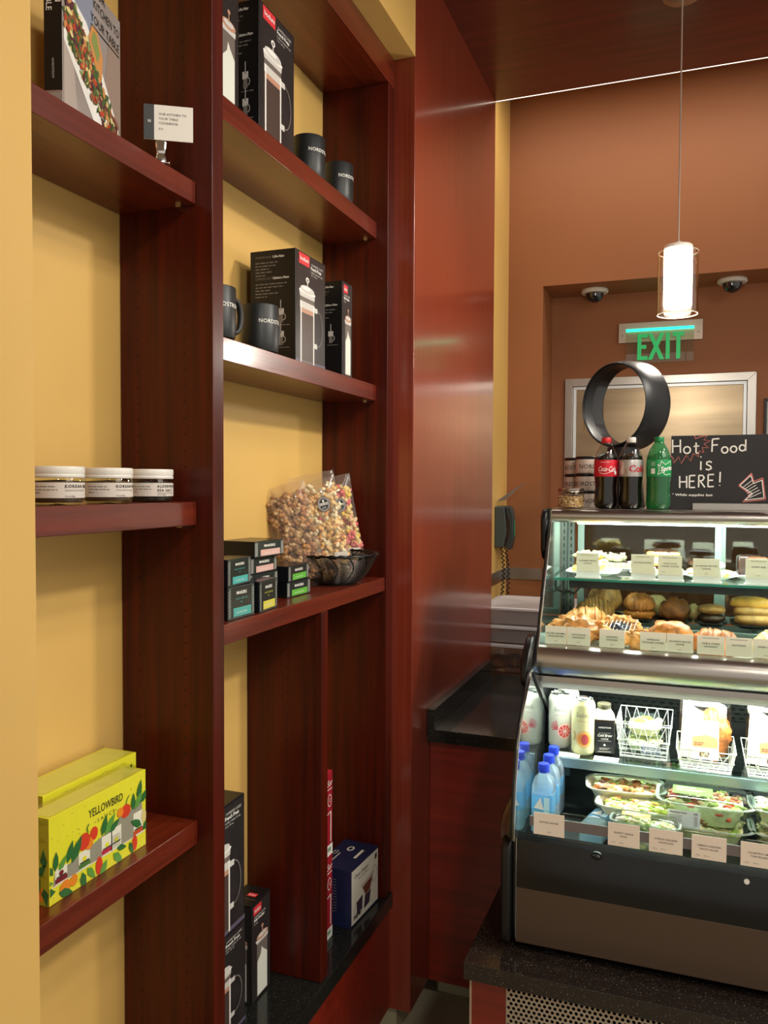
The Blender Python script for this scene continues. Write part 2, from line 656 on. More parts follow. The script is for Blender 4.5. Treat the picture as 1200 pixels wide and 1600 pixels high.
# rows of shelf-pin holes drilled in the uprights (too fine to pick apart singly)
q = B()
HOLE = mat('pin_hole', '#1a0705', .8)
for fr, us, zr in ((Flat((-1.10, 1.3887, 0), (1, 0, 0), (0, 0, 1)), (.045, .155), (.35, 2.6)),
                   (Flat((-1.10, 2.3679, 0), (1, 0, 0), (0, 0, 1)), (.045, .155), (.3, 2.6)),
                   (Flat((-1.10, 1.8974, 0), (1, 0, 0), (0, 0, 1)), (.045, .12, .175), (.32, 1.1))):
    z = zr[0]
    while z < zr[1]:
        for u in us:
            q.disc(fr, u, z, .0022, .0022, HOLE, .0004, 8)
        z += .032
o = q.build('pin_holes', bc, world=True); o['kind'] = 'stuff'
q = B()
for y, zs in ((1.381, (2.046, 1.4185, .78)), (2.361, (2.253, 1.758))):
    for z in zs:
        q.box(-.955, -.943, y-.006, y+.0065, z-.005, z-.0002, CHROME)
o = q.build('shelf_pins', bc, world=True); o['kind'] = 'stuff'


# ------------------------------------------------------------------ goods
def mug(label, loc, rz, grp='black mugs'):
    t = thing('mug', label, 'mug', loc, rz, grp)
    R, H = .0435, .108
    m = mat('mug_black', '#1d2020', .42)
    q = B()
    q.lathe([(.0, .003), (.033, .003), (.038, 0), (.0405, .0012), (.0422, .006), (R, .02), (R, H-.002), (R-.001, H), (R-.003, H), (R-.004, H-.003), (R-.005, .012), (0, .008)], m, 56)
    q.build('cup', t)
    q = B()
    pts = []
    for i in range(15):
        a = -PI/2+PI*i/14
        pts.append((R-.003+.027*max(0, math.cos(a))**.6, 0, .056+.036*math.sin(a)))
    q.tube(pts, .005, m, 10, rs=[.0062]*15)
    q.T = None
    o = q.build('handle', t)
    for v in o.data.vertices:
        v.co.y *= 1.35
    q = B()
    # the lettering is placed clockwise from the handle
    q.text(Round(R, -PI*.52), 'NORDSTROM', 0, .064, .0125, WHITE, 'c', .0004, bold=.01, sp=1.1)
    q.build('lettering', t)
    return t


mug('black mug at the left end of the middle shelf, only cut off by the upright', (-.952, 1.513, 1.8067), math.radians(70))
mug('black mug in front of the large coffee press box on the middle shelf', (-.952, 1.706, 1.8067), math.radians(82))
mug('black mug on the top shelf touching the tall black box', (-.962, 1.985, 2.3017), math.radians(82))
mug('black mug at the right end of the top shelf', (-.962, 2.178, 2.3017), math.radians(82))

CARD = mat('box_black', '#131214', .38)
CARDF = mat('box_photo_dark', '#2c2828', .3, var=.25, vscale=9)
GLASSY = mat('print_glass', '#6d625c', .35)
SILV = mat('print_silver', '#c9c5bf', .35)
DSIL = mat('print_grey', '#77716c', .35)
COFFEE = mat('print_coffee', '#4a3b36', .35)
MILK = mat('print_milk', '#d9dbcf', .4)
COPPER = mat('print_copper', '#b98a72', .35)
REDT = mat('brand_red', '#cf2f36', .5)


def press_picture(q, fr, w, h):
    """coffee press photographed on the face of its box"""
    q.quad(fr, .004, w-.004, .002, h-.004, CARDF, .0003)
    q.quad(fr, .0, w, .0, h*.035, mat('print_shadow', '#5b5466', .4), .0004)
    cx = w*.37; g = w*.235
    q.poly(fr, [(cx-g, h*.02), (cx+g, h*.02), (cx+g, h*.60), (cx-g, h*.60)], GLASSY, .0005)
    q.poly(fr, [(cx-g*.9, h*.03), (cx+g*.9, h*.03), (cx+g*.9, h*.46), (cx-g*.9, h*.46)], COFFEE, .0007)
    q.poly(fr, [(cx-g*.95, h*.46), (cx+g*.95, h*.46), (cx+g*.95, h*.50), (cx-g*.95, h*.50)], COPPER, .0008)
    q.poly(fr, [(cx-g*1.02, h*.50), (cx+g*1.02, h*.50), (cx+g*1.02, h*.56), (cx-g*1.02, h*.56)], SILV, .0009)
    for x in (cx-g*.86, cx+g*.92):
        q.quad(fr, x-.0028, x+.0028, h*.01, h*.56, WHITE, .0010)
    q.poly(fr, [(cx-g*1.02, h*.60), (cx+g*1.02, h*.60), (cx+g*1.08, h*.655), (cx-g*1.15, h*.655)], SILV, .0010)
    q.disc(fr, cx, h*.655, g*1.15, h*.022, WHITE, .0011)
    q.disc(fr, cx, h*.675, g*.98, h*.035, SILV, .0012)
    q.disc(fr, cx-g*.15, h*.685, g*.6, h*.016, WHITE, .0013)
    q.quad(fr, cx-.0025, cx+.0025, h*.70, h*.75, SILV, .0013)
    q.disc(fr, cx, h*.765, w*.055, h*.024, WHITE, .0014)
    q.disc(fr, cx, h*.763, w*.03, h*.013, DSIL, .0015)
    # handle: a wide D drawn in light outline
    for k, c in ((0, DSIL), (.006, mat('print_dark', '#241f20', .4))):
        pts = [(cx+g*1.0, h*.53)]
        for i in range(13):
            a = PI/2-PI*i/12
            pts.append((cx+g*1.2+(w*.24-k)*math.cos(a)**.7 if abs(math.cos(a)) > 1e-6 else cx+g*1.2, h*.36+(h*.17-k)*math.sin(a)))
        q.stroke(fr, pts, .0028, c, .0008)
    q.quad(fr, cx+g, cx+g*1.45, h*.50, h*.545, SILV, .0012)
    q.quad(fr, cx+g, cx+g*1.4, h*.17, h*.215, SILV, .0012)
    # brand tag and title
    q.quad(fr, w*.10, w*.44, h*.885, h*.985, REDT, .0009)
    q.text(fr, 'bodum', w*.13, h*.92, h*.055, WHITE, fit=w*.28, h=.0013, bold=.01)
    q.text(fr, 'CHAMBORD CLASSIC', w*.50, h*.915, h*.03, SILV, fit=w*.40, h=.0011)
    q.text(fr, 'French Press', w*.48, h*.878, h*.042, WHITE, fit=w*.36, h=.0011, bold=.02)
    q.text(fr, 'Coffee maker 8 cup', w*.48, h*.848, h*.024, SILV, fit=w*.40, h=.0011)
    q.text(fr, '1.0 l, 34 oz', w*.48, h*.822, h*.022, SILV, fit=w*.22, h=.0011)


def side_print(q, fr, w, h, n=2):
    v = h*.93
    q.text(fr, 'CHAMBORD CLASSIC', w*.12, v, h*.028, DSIL, fit=w*.36, h=.0008)
    q.text(fr, 'Coffee Maker', w*.50, v, h*.030, WHITE, fit=w*.26, h=.0008, bold=.02)
    q.lines(fr, w*.12, v-h*.045, [w*.5, w*.46, w*.3, w*.36, w*.22], h*.028, h*.010, DSIL)
    v = h*.74
    q.text(fr, 'CHAMBORD CLASSIC', w*.12, v, h*.028, DSIL, fit=w*.36, h=.0008)
    q.text(fr, 'Cafetiere a Piston', w*.50, v, h*.030, WHITE, fit=w*.36, h=.0008, bold=.02)
    q.lines(fr, w*.12, v-h*.045, [w*.7, w*.62, w*.32, w*.5, w*.26], h*.028, h*.010, DSIL)
    for k in range(n):
        x = w*.68; y = h*(.40-.2*k)
        q.quad(fr, x-.001, x+.001, y+h*.06, y+h*.15, SILV, .0008)
        q.quad(fr, x-w*.07, x+w*.07, y+h*.02, y+h*.075, SILV, .0008)
        q.quad(fr, x-w*.05, x+w*.05, y-h*.05, y+h*.02, DSIL, .0009)
        q.ring(fr, x+w*.06, y, w*.05, h*.03, .0015, SILV, .0008, 12)
        q.lines(fr, x-w*.1, y-h*.075, [w*.3], h*.02, h*.008, DSIL)


def press_box(label, loc, w, d, h, rz=0, name='coffee_press_box', kind='press'):
    """w along the shelf (Y), d into it (X)"""
    t = thing(name, label, 'box', loc, rz, 'boxed coffee gear')
    q = B(); q.box(-d/2, d/2, -w/2, w/2, 0, h, CARD); q.build('carton', t, bevel=.0015)
    fx = Flat((d/2, -w/2, 0), (0, 1, 0), (0, 0, 1)); fy = Flat((-d/2, -w/2, 0), (1, 0, 0), (0, 0, 1))
    q = B()
    if kind == 'press':
        press_picture(q, fx, w, h)
    else:
        frother_picture(q, fx, w, h)
    q.build('front_print', t)
    q = B()
    if kind == 'frother2':
        frother_picture(q, fy, d, h)
    elif kind == 'milk':
        frother_picture(q, fy, d, h)
    else:
        side_print(q, fy, d, h, 2 if kind == 'press' else 1)
        if kind == 'frother':
            for k in range(3):
                y = h*(.50-.17*k)
                q.quad(fy, d*.3, d*.5, y-h*.03, y+h*.05, SILV, .0009)
                q.quad(fy, d*.37, d*.42, y+h*.05, y+h*.11, SILV, .0009)
    q.build('side_print', t)
    # top closure seam and tag
    ft = Flat((-d/2, -w/2, h), (1, 0, 0), (0, 1, 0))
    q = B(); q.quad(ft, d*.08, d*.92, w*.30, w*.31, DSIL, .0006); q.quad(ft, d*.45, d*.8, w*.45, w*.62, REDT, .0006)
    q.text(ft, 'bodum', d*.48, w*.50, w*.1, WHITE, fit=d*.28, h=.001)
    q.build('top_print', t)
    return t


def frother_picture(q, fr, w, h):
    q.quad(fr, .003, w-.003, .002, h-.004, CARDF, .0003)
    cx = w*.55; g = w*.27
    q.poly(fr, [(cx-g, h*.02), (cx+g, h*.02), (cx+g, h*.56), (cx-g, h*.56)], GLASSY, .0005)
    q.poly(fr, [(cx-g*.94, h*.03), (cx+g*.94, h*.03), (cx+g*.94, h*.40), (cx+g*.2, h*.46), (cx-g*.1, h*.50), (cx-g*.3, h*.43), (cx-g*.94, h*.38)], MILK, .0008)
    q.poly(fr, [(cx-g*1.05, h*.56), (cx+g*1.05, h*.56), (cx+g*1.12, h*.60), (cx-g*1.3, h*.60)], SILV, .0009)
    q.disc(fr, cx, h*.62, g*1.1, h*.035, COPPER, .0011)
    q.disc(fr, cx, h*.627, g*.8, h*.02, SILV, .0012)
    q.quad(fr, cx-.0018, cx+.0018, h*.64, h*.70, COPPER, .0012)
    q.disc(fr, cx, h*.71, w*.06, h*.016, COPPER, .0013)
    q.quad(fr, w*.10, w*.50, h*.88, h*.965, REDT, .0009)
    q.text(fr, 'bodum', w*.14, h*.905, h*.05, WHITE, fit=w*.32, h=.0013, bold=.01)
    q.text(fr, 'CHAMBORD CLASSIC', w*.12, h*.845, h*.03, SILV, fit=w*.6, h=.0011)
    q.text(fr, 'Milk Frother', w*.12, h*.81, h*.04, WHITE, fit=w*.55, h=.0011, bold=.02)
    q.text(fr, '3 cup', w*.12, h*.78, h*.025, SILV, fit=w*.2, h=.0011)


# top shelf of the wide bay
press_box('slim black box with a printed milk frother, left end of the top shelf', (-.995, 1.56, 2.3017), .095, .09, .30, name='milk_frother_box', kind='frother')
press_box('tall black coffee press box standing left of the two mugs on the top shelf', (-.995, 1.768, 2.3017), .176, .11, .305)
# middle shelf
press_box('large black coffee press box in the middle of the middle shelf', (-.9945, 1.934, 1.8067), .176, .128, .281)
press_box('slim black milk frother box at the right end of the middle shelf', (-.985, 2.172, 1.8067), .072, .11, .268, name='milk_frother_box', kind='frother')
# ledge
press_box('black coffee press box, lower one of the stack on the granite ledge', (-1.045, 1.62, .2047), .176, .1, .249)
press_box('black coffee press box, upper one of the stack on the granite ledge', (-1.045, 1.62, .4541), .172, .098, .305)
press_box('short black milk frother box on the granite ledge before the divider', (-1.04, 1.803, .2047), .098, .07, .25, name='milk_frother_box', kind='frother2')

# red boxes between divider and white one
REDB = mat('carton_red', '#a01f2e', .4)
for k in range(2):
    t = thing('red_box', ('slim red and white box on the ledge, bottom of two' if k == 0 else 'slim red and white box on top of another beside the divider'), 'box', (-1.0, 2.045, .2047+k*.2405), 0, 'slim red boxes')
    w, d, h = .15, .10, .24
    q = B(); q.box(-d/2, d/2, -w/2, w/2, 0, h, REDB); q.build('carton', t, bevel=.001)
    fx = Flat((d/2, -w/2, 0), (0, 1, 0), (0, 0, 1))
    q = B()
    q.quad(fx, 0, w, 0, h*.13, WHITE, .0004)
    q.quad(fx, w*.78, w*.92, .012, h*.10, mat('print_green', '#7c9a80', .5), .0006)
    q.text(fx, 'Tea Ser', w*.97, h*.83, .026, WHITE, 'r', .0008, shear=.3)
    q.quad(fx, w*.62, w*.97, h*.79, h*.80, WHITE, .0007)
    q.ring(fx, w*.86, h*.66, .013, .018, .0022, WHITE, .0008)
    q.text(fx, 'C', w*.84, h*.64, .014, WHITE, 'l', .0008)
    q.stroke(fx, [(w*.70, h*.50), (w*.93, h*.52)], .003, WHITE)
    q.quad(fx, w*.90, w*.935, h*.16, h*.52, WHITE, .0008)
    q.quad(fx, w*.68, w*.72, h*.16, h*.50, WHITE, .0008)
    q.build('front_print', t)

t = thing('dripper_box', 'navy and white box with a printed coffee dripper on the granite ledge', 'box', (-.962, 2.262, .2047), math.radians(-4))
w, d, h = .19, .115, .172
q = B(); q.box(-d/2, d/2, -w/2, w/2, 0, h, mat('carton_navy', '#1d2346', .4)); q.build('carton', t, bevel=.001)
fx = Flat((d/2, -w/2, 0), (0, 1, 0), (0, 0, 1)); ft = Flat((-d/2, -w/2, h), (1, 0, 0), (0, 1, 0)); fy = Flat((-d/2, -w/2, 0), (1, 0, 0), (0, 0, 1))
q = B()
CRM = mat('print_cream', '#dcd9c9', .4)
q.quad(fx, .006, w-.003, .006, h-.006, CRM, .0004)
q.text(fx, 'Clever Dripper', w*.12, h*.80, .017, INK, fit=w*.5, h=.0009)
q.text(fx, 'immersion and drip coffee maker', w*.26, h*.74, .007, INK, fit=w*.38, h=.0009)
CF2 = mat('print_brown', '#6b3b2c', .4)
q.poly(fx, [(w*.36, h*.58), (w*.86, h*.66), (w*.70, h*.36), (w*.5, h*.34)], mat('print_clear', '#bdb5a6', .4), .0006)
q.poly(fx, [(w*.42, h*.52), (w*.78, h*.58), (w*.68, h*.37), (w*.52, h*.35)], CF2, .0008)
q.poly(fx, [(w*.50, h*.34), (w*.72, h*.36), (w*.66, h*.14), (w*.46, h*.12)], mat('print_dusk', '#3a3140', .4), .0008)
q.ring(fx, w*.84, h*.58, .02, .024, .002, mat('print_line', '#8f8778', .4), .0009)
q.poly(fx, [(w*.20, h*.36), (w*.42, h*.40), (w*.40, h*.16), (w*.22, h*.13)], mat('print_dusk', '#3a3140'), .0009)
q.ring(fx, w*.20, h*.25, .012, .022, .0018, mat('print_line', '#8f8778'), .0009)
for sx, p in ((0, [(.10, .10), (.13, .17), (.16, .09)]), (0, [(.15, .13), (.22, .14)]), (0, [(.20, .18), (.21, .08), (.26, .16)]), (0, [(.28, .09), (.30, .17), (.33, .08)]), (0, [(.27, .12), (.38, .13)])):
    q.stroke(fx, [(a*w, c*h) for a, c in p], .004, INK, .001)
q.poly(fx, [(w*.86, h*.90), (w*.93, h*.92), (w*.93, h*.84), (w*.895, h*.80), (w*.86, h*.83)], INK, .0009)
q.build('front_print', t)
q = B()
q.disc(ft, d*.42, w*.70, .011, .016, CRM, .0006); q.disc(ft, d*.42, w*.70, .006, .010, mat('carton_navy'), .0009)
q.quad(ft, d*.72, d*.80, w*.42, w*.74, CRM, .0006)
q.text(ft, 'CD', d*.2, w*.42, .02, CRM, rot=PI/2)
q.quad(ft, d*.26, d*.29, w*.2, w*.5, CRM, .0006)
q.build('top_print', t)
q = B(); q.lines(fy, d*.2, h*.8, [d*.4]*12, h*.05, h*.012, DSIL); q.build('side_print', t)

# cookbook
t = thing('cookbook', 'cookbook with a black spine and a printed salad cover, leaning in the narrow bay', 'book', (-.945, 1.058, 2.0895), math.radians(15))
w, th, h = .222, .030, .262
q = B(); q.box(-th, 0, 0, w, 0, h, mat('book_cover', '#9a8f89', .35, var=.08, vscale=14)); q.build('cover', t, bevel=.0012)
q = B(); q.box(-th+.003, -.003, .004, w+.0005, h, h+.0006, mat('paper', '#e6dfce', .7)); q.build('pages', t)
fx = Flat((0, 0, 0), (0, 1, 0), (0, 0, 1)); fy = Flat((-th, 0, 0), (1, 0, 0), (0, 0, 1))
q = B()
q.quad(fy, 0, th, .034, h, CARD, .0004)
q.text(fy, 'OUR KITCHEN', .019, h-.001, .0135, WHITE, 'l', .0008, rot=-PI/2, bold=.01)
q.text(fy, 'TO YOUR TABLE', .004, h-.001, .0135, WHITE, 'l', .0008, rot=-PI/2, bold=.01)
q.text(fy, 'NORDSTROM', .013, .085, .005, SILV, 'l', .0008, rot=-PI/2)
q.quad(fy, .002, th-.002, .0335, .0345, COPPER, .0006)
q.text(fy, 'N', .018, .012, .009, INK, 'l', .0008)
q.build('spine', t)
q = B()
fx2 = Flat((0, .004, 0), (0, 1, 0), (0, 0, 1))
LIN = mat('print_linen', '#b3a59c', .4); CLO = mat('print_cloth', '#8a8fa0', .4)
q.poly(fx2, [(0, .0), (.05, .0), (.03, .12), (0, .14)], LIN, .0004)
q.poly(fx2, [(0, .2), (.07, .15), (.11, .2), (.10, .26), (0, .26)], CLO, .0004)
q.poly(fx2, [(.13, .03), (.215, .02), (.215, .2), (.17, .21)], mat('print_wood', '#9a8678', .4), .0004)
# serving dish, seen from above
q.poly(fx2, [(.0, .150), (.03, .20), (.08, .185), (.13, .14), (.205, .06), (.212, .012), (.19, .0), (.145, .0), (.0, .118)], WHITE, .0006)
G1 = mat('print_leaf', '#4b5f33', .5); G2 = mat('print_leaf_light', '#84914e', .5); TM = mat('print_tomato', '#b5452c', .5)
CA = mat('print_carrot', '#c98b4f', .5); AU = mat('print_plum', '#5d3038', .5); MT = mat('print_seared', '#8d5a3d', .5); EG = mat('print_yolk', '#dcc98a', .5)
R2 = random.Random(3)
for k in range(520):
    tt = R2.random()
    u = .012+.178*tt+R2.uniform(-.012, .012)
    v = .163-.125*tt+R2.uniform(-.036, .040)*(1 - .30*tt)
    m_ = R2.choice([G1, G1, G2, TM, CA, AU, G1, MT, EG])
    a0 = R2.uniform(0, PI)
    a, c = R2.uniform(.004, .011), R2.uniform(.0025, .006)
    pts = [(u+a*math.cos(i*PI/4)*math.cos(a0)-c*math.sin(i*PI/4)*math.sin(a0), v+a*math.cos(i*PI/4)*math.sin(a0)+c*math.sin(i*PI/4)*math.cos(a0)) for i in range(8)]
    q.poly(fx2, pts, m_, .0008+k*.000004)
q.disc(fx2, .022, .155, .022, .015, MT, .0016, 16)
q.poly(fx2, [(.085, .165), (.098, .192), (.118, .19), (.14, .155), (.135, .115), (.110, .125)], CA, .0017)
q.poly(fx2, [(.095, .165), (.103, .184), (.115, .182), (.128, .155), (.118, .138)], G2, .0019)
q.disc(fx2, .165, .05, .017, .015, WHITE, .0018, 16); q.disc(fx2, .168, .048, .009, .008, EG, .0020, 16)
q.text(fx2, 'OUR', .105, .250, .022, INK, 'l', .0012)
q.text(fx2, 'KITCHEN TO', .105, .226, .021, INK, 'l', .0012, fit=.105)
q.text(fx2, 'YOUR TABLE', .095, .200, .021, INK, 'l', .0012, fit=.115)
q.quad(fx2, .095, .21, .192, .194, INK, .0012)
q.build('cover_print', t)

# price sign and its clip
t = thing('shelf_sign', 'small white and grey shelf sign held up beside the cookbook', 'sign', (-.93, 1.244, 2.098), math.radians(-58))
q = B(); q.box(0, .0012, 0, .086, .02, .082, mat('card_white', '#e8e3d8', .6)); q.build('card', t)
fx = Flat((.0012, 0, .02), (0, 1, 0), (0, 0, 1))
q = B()
q.quad(fx, 0, .018, 0, .062, mat('card_grey', '#3d4040', .5), .0003)
q.text(fx, 'N', .007, .030, .007, WHITE, h=.0006, bold=.02)
q.text(fx, 'OUR KITCHEN TO', .026, .044, .0058, INK, h=.0004)
q.text(fx, 'YOUR TABLE', .026, .036, .0058, INK, h=.0004)
q.text(fx, 'COOKBOOK', .026, .028, .0058, INK, h=.0004)
q.text(fx, '$34', .026, .018, .005, DSIL, h=.0004)
q.build('print', t)
t2 = thing('sign_clip', 'chrome clip gripping the small shelf sign', 'clip', (-.9295, 1.294, 2.0895), math.radians(-58))
q = B()
q.tube([(.004, 0, .0005), (.006, 0, .012), (.003, 0, .020), (.007, 0, .030), (.005, 0, .040), (.004, 0, .045)], .008, CHROME, 8, rs=[.010, .009, .007, .009, .010, .006])
o = q.build('clip_body', t2)
for v in o.data.vertices: v.co.x = .0045+(v.co.x-.0045)*.28
q = B(); q.box(-.006, .012, -.016, .016, 0, .0025, CHROME); q.build('foot', t2, bevel=.001)

# spice jars
LIDM = mat('jar_lid_white', '#dedad2', .35)
LBLM = mat('jar_label', '#cfc5bb', .55)


def spice_jar(label, loc, rz, l1, l2=None, fill='#3a2a16'):
    t = thing('spice_jar', label, 'jar', loc, rz, 'white-lidded seasoning jars')
    R = .0425
    q = B(); q.lathe([(0, .002), (.034, 0), (.0395, .002), (R, .008), (R, .040), (.0405, .044), (.040, .046)], glass('jar_glass', '#f2f4ec', .9), 36, cap=False); q.build('glass', t)
    q = B(); q.lathe([(0, .004), (.038, .004), (.0405, .008), (.0405, .039), (0, .041)], mat('spice_'+fill, fill, .8, var=.4, vscale=400), 30, cap=False); q.build('seasoning', t)
    q = B()
    pr = [(.0412, .0445), (.0425, .0445), (.0434, .0475), (.0422, .050), (.0432, .0530), (.0432, .0610), (.0422, .0625), (0, .0625)]
    q.lathe(pr, LIDM, 72, cap=False); q.build('lid', t)
    q = B()
    cf = Round(R, 0, 0)
    q.quad(cf, -R*2.6, R*2.6, .0115, .0365, LBLM, .0004, 40)
    q.text(cf, l1, .004, .0280, .0068, INK, 'l', .0008, bold=.03, sp=1.3)
    v = .0280
    if l2:
        v -= .0065
        q.text(cf, l2, .004, v-.001, .0068, INK, 'l', .0008, bold=.03, sp=1.3)
    q.text(cf, 'SIGNATURE SPICE BLEND', .004, v-.0055, .0036, DSIL, 'l', .0008)
    q.text(cf, '3.2 oz (90g)', .004, .0130, .0036, INK, 'l', .0008)
    q.lines(cf, -.045, .029, [.036, .038, .012], .005, .0015, DSIL, .0008)
    q.build('label', t)
    return t


spice_jar('white-lidded seasoning jar on the left, partly behind the yellow wall', (-.975, 1.0712, 1.465), math.radians(-38), 'KOREAN BBQ', fill='#4a3318')
spice_jar('white-lidded seasoning jar in the middle of the three', (-.975, 1.1959, 1.465), math.radians(-38), 'KOREAN BBQ', fill='#51381b')
spice_jar('white-lidded seasoning jar labelled sea salt, right of the others', (-.975, 1.3182, 1.465), math.radians(-42), 'ALDERWOOD', 'SEA SALT', fill='#221a14')

# yellow sauce cartons in shrink wrap
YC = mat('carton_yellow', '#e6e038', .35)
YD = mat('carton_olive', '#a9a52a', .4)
WRAP = glass('shrink_wrap', '#fbfbf4', 1.1, .08, .03)


def sauce_box(label, loc, rz, w, d, h):
    t = thing('sauce_box', label, 'box', loc, rz, 'yellow sauce cartons')
    q = B(); q.box(-d/2, d/2, -w/2, w/2, 0, h, YC); q.build('carton', t, bevel=.001)
    fx = Flat((d/2, -w/2, 0), (0, 1, 0), (0, 0, 1)); fy = Flat((-d/2, -w/2, 0), (1, 0, 0), (0, 0, 1))
    ft = Flat((-d/2, -w/2, h), (1, 0, 0), (0, 1, 0))
    q = B()
    q.text(fx, 'YELLOWBIRD', w*.37, h*.76, .020, INK, 'l', .0008, fit=w*.36, bold=.005)
    q.text(fx, '- S A U C E -', w*.43, h*.66, .009, G1, 'l', .0008, fit=w*.24)
    # die-cut window with bottle labels behind it
    WN = mat('window_grey', '#9a968c', .25)
    q.poly(fx, [(w*.03, h*.20), (w*.96, h*.20), (w*.95, h*.60), (w*.70, h*.56), (w*.60, h*.48), (w*.40, h*.42), (w*.20, h*.36), (w*.05, h*.36)], WN, .0004)
    for k, (u, cc) in enumerate(((.05, '#7a2130'), (.27, '#4f7a3c'), (.50, '#b92b4a'), (.60, '#e4e0d6'), (.85, '#c8502c'))):
        lm = mat('bottle_label_%d' % k, cc, .4)
        q.quad(fx, w*u, w*(u+.11), h*.205, h*(.38+.03*k), WHITE, .0006)
        q.quad(fx, w*u, w*(u+.11), h*.215, h*.27, lm, .0008)
        q.disc(fx, w*(u+.055), h*.315, w*.022, h*.03, YC if k != 0 else lm, .0009, 12)
        q.quad(fx, w*(u+.01), w*(u+.10), h*.272, h*.288, INK, .0010)
    q.lines(fx, w*.612, h*.37, [w*.085]*9, h*.018, h*.006, DSIL, .001)
    q.quad(fx, w*.02, w*.98, h*.192, h*.204, WHITE, .0008)
    # fruit and leaves
    OR = mat('print_orange', '#e88a2a', .4); PR = mat('print_pepper', '#d8402a', .4); LG = mat('print_green_deep', '#2f6b3a', .4); LL = mat('print_green_mid', '#5f9a45', .4)

    def leaf(u, v, L, a, m, W=.2):
        L *= .9
        ca, sa = math.cos(a), math.sin(a)
        pts = [(0, 0), (.3, W), (.65, W*.8), (1, 0), (.65, -W*.8), (.3, -W)]
        q.poly(fx, [(u+(x*ca-y*sa)*L, v+(x*sa+y*ca)*L) for x, y in pts], m, .0012+rnd.random()*.0004, (.001, w-.001, .001, h-.001))
    for u, v, ru, rv, m_ in ((.14, .12, .05, .085, OR), (.22, .14, .035, .07, OR), (.32, .52, .06, .10, PR), (.42, .55, .04, .08, PR), (.37, .46, .04, .07, OR),
                             (.76, .60, .055, .085, PR), (.70, .62, .035, .06, OR), (.47, .12, .035, .11, PR), (.86, .12, .03, .10, PR), (.97, .4, .03, .08, EG)):
        q.poly(fx, [(w*u+w*ru*math.cos(i*PI/8), h*v+h*rv*math.sin(i*PI/8)) for i in range(16)], m_, .0011+rnd.random()*.0002, (.001, w-.001, .001, h-.001))
    for u, v, L, a, m_ in ((.03, .34, .03, 2.2, LG), (.05, .37, .035, 1.5, LG), (.08, .35, .032, .8, LL), (.16, .38, .04, 1.2, LG), (.20, .35, .05, 1.0, LG), (.03, .25, .03, 3.0, LL),
                           (.5, .46, .04, 1.2, LG), (.53, .45, .045, .8, LL), (.58, .45, .035, .5, LG), (.30, .17, .04, -1.4, LG), (.35, .18, .035, -.9, LL), (.62, .16, .04, -.8, LL), (.66, .2, .03, -.3, LG),
                           (.55, .14, .04, -2.2, LL), (.80, .17, .03, -1.2, LG), (.84, .56, .035, 1.5, LG), (.86, .55, .04, .9, LL), (.9, .66, .04, 1.3, LG), (.92, .6, .04, .6, LG), (.94, .3, .04, 2.6, LG),
                           (.95, .22, .04, .6, LG), (.05, .14, .05, 3.0, LG), (.08, .10, .04, -.4, LG)):
        leaf(w*u, h*v, L, a, m_)
    q.stroke(fx, [(w*.76, h*.68), (w*.775, h*.74), (w*.80, h*.78)], .002, LG, .0016)
    q.stroke(fx, [(w*.36, h*.60), (w*.35, h*.66), (w*.37, h*.70)], .002, LG, .0016)
    for k in range(60):
        q.disc(fx, rnd.uniform(.02, .98)*w, rnd.uniform(.02, .95)*h, .0008, .0008, G1, .0006, 6)
    q.build('front_print', t)
    q = B()
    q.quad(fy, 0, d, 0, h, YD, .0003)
    for k in range(9):
        u, v, L, a = rnd.uniform(.2, .8)*d, rnd.uniform(.1, .85)*h, .03, rnd.uniform(0, 6)
        q.poly(fy, [(u+(x*math.cos(a)-y*math.sin(a))*L, v+(x*math.sin(a)+y*math.cos(a))*L) for x, y in [(0, 0), (.3, .25), (1, 0), (.3, -.25)]], LG, .0006)
    q.disc(fy, d*.5, h*.12, d*.35, h*.09, mat('print_orange'), .0005)
    q.build('side_print', t)
    q = B(); q.quad(ft, d*.1, d*.9, w*.02, w*.98, mat('carton_yellow_pale', '#dfdd66', .35), .0003); q.build('lid_flap', t)
    # crinkled film
    q = B()
    N, M = 26, 8
    vs = []; fs = []
    loop = [(-d/2, 0)]+[(-d/2, h*k/M) for k in range(1, M)]+[(-d/2+d*k/5, h) for k in range(0, 6)]+[(d/2, h*(1-k/M)) for k in range(1, M)]+[(d/2, 0)]
    for i in range(N+1):
        y = -w/2-.0015+(w+.003)*i/N
        for (x, z) in loop:
            nz = noise.noise(Vector((x*30+loc[0]*9, y*45, z*34)))*.0022
            x2 = x+math.copysign(.0042, x)+nz; z2 = z+(.0035+abs(nz)*1.5 if z >= h else 0)
            vs.append((x2, y, z2))
    L = len(loop)
    for i in range(N):
        for j in range(L-1):
            fs.append((i*L+j, (i+1)*L+j, (i+1)*L+j+1, i*L+j+1))
    q.add(vs, fs, WRAP)
    # gathered ends
    for sy in (-1, 1):
        for k in range(5):
            z = h*(.1+.2*k)
            q.add([(-d/2, sy*(w/2+.0015), z), (d/2, sy*(w/2+.0015), z+.004), (d/2-.004, sy*(w/2+.006), z+.012), (-d/2+.004, sy*(w/2+.005), z+.012)], [(0, 1, 2, 3)], WRAP)
    q.build('shrink_film', t)
    return t


sauce_box('yellow sauce carton in shrink film, front one with the printed bottles', (-.968, 1.136, .8268), 0, .246, .046, .142)
sauce_box('yellow sauce carton in shrink film, rear one of the pair', (-1.045, 1.190, .8268), 0, .246, .075, .150)

# ------------------------------------------------------------------ tins of tea on the low shelf
TEAB = mat('tea_black', '#15171a', .25)
TEAF = mat('tea_foil', '#4b5450', .3, .3, var=.35, vscale=60)


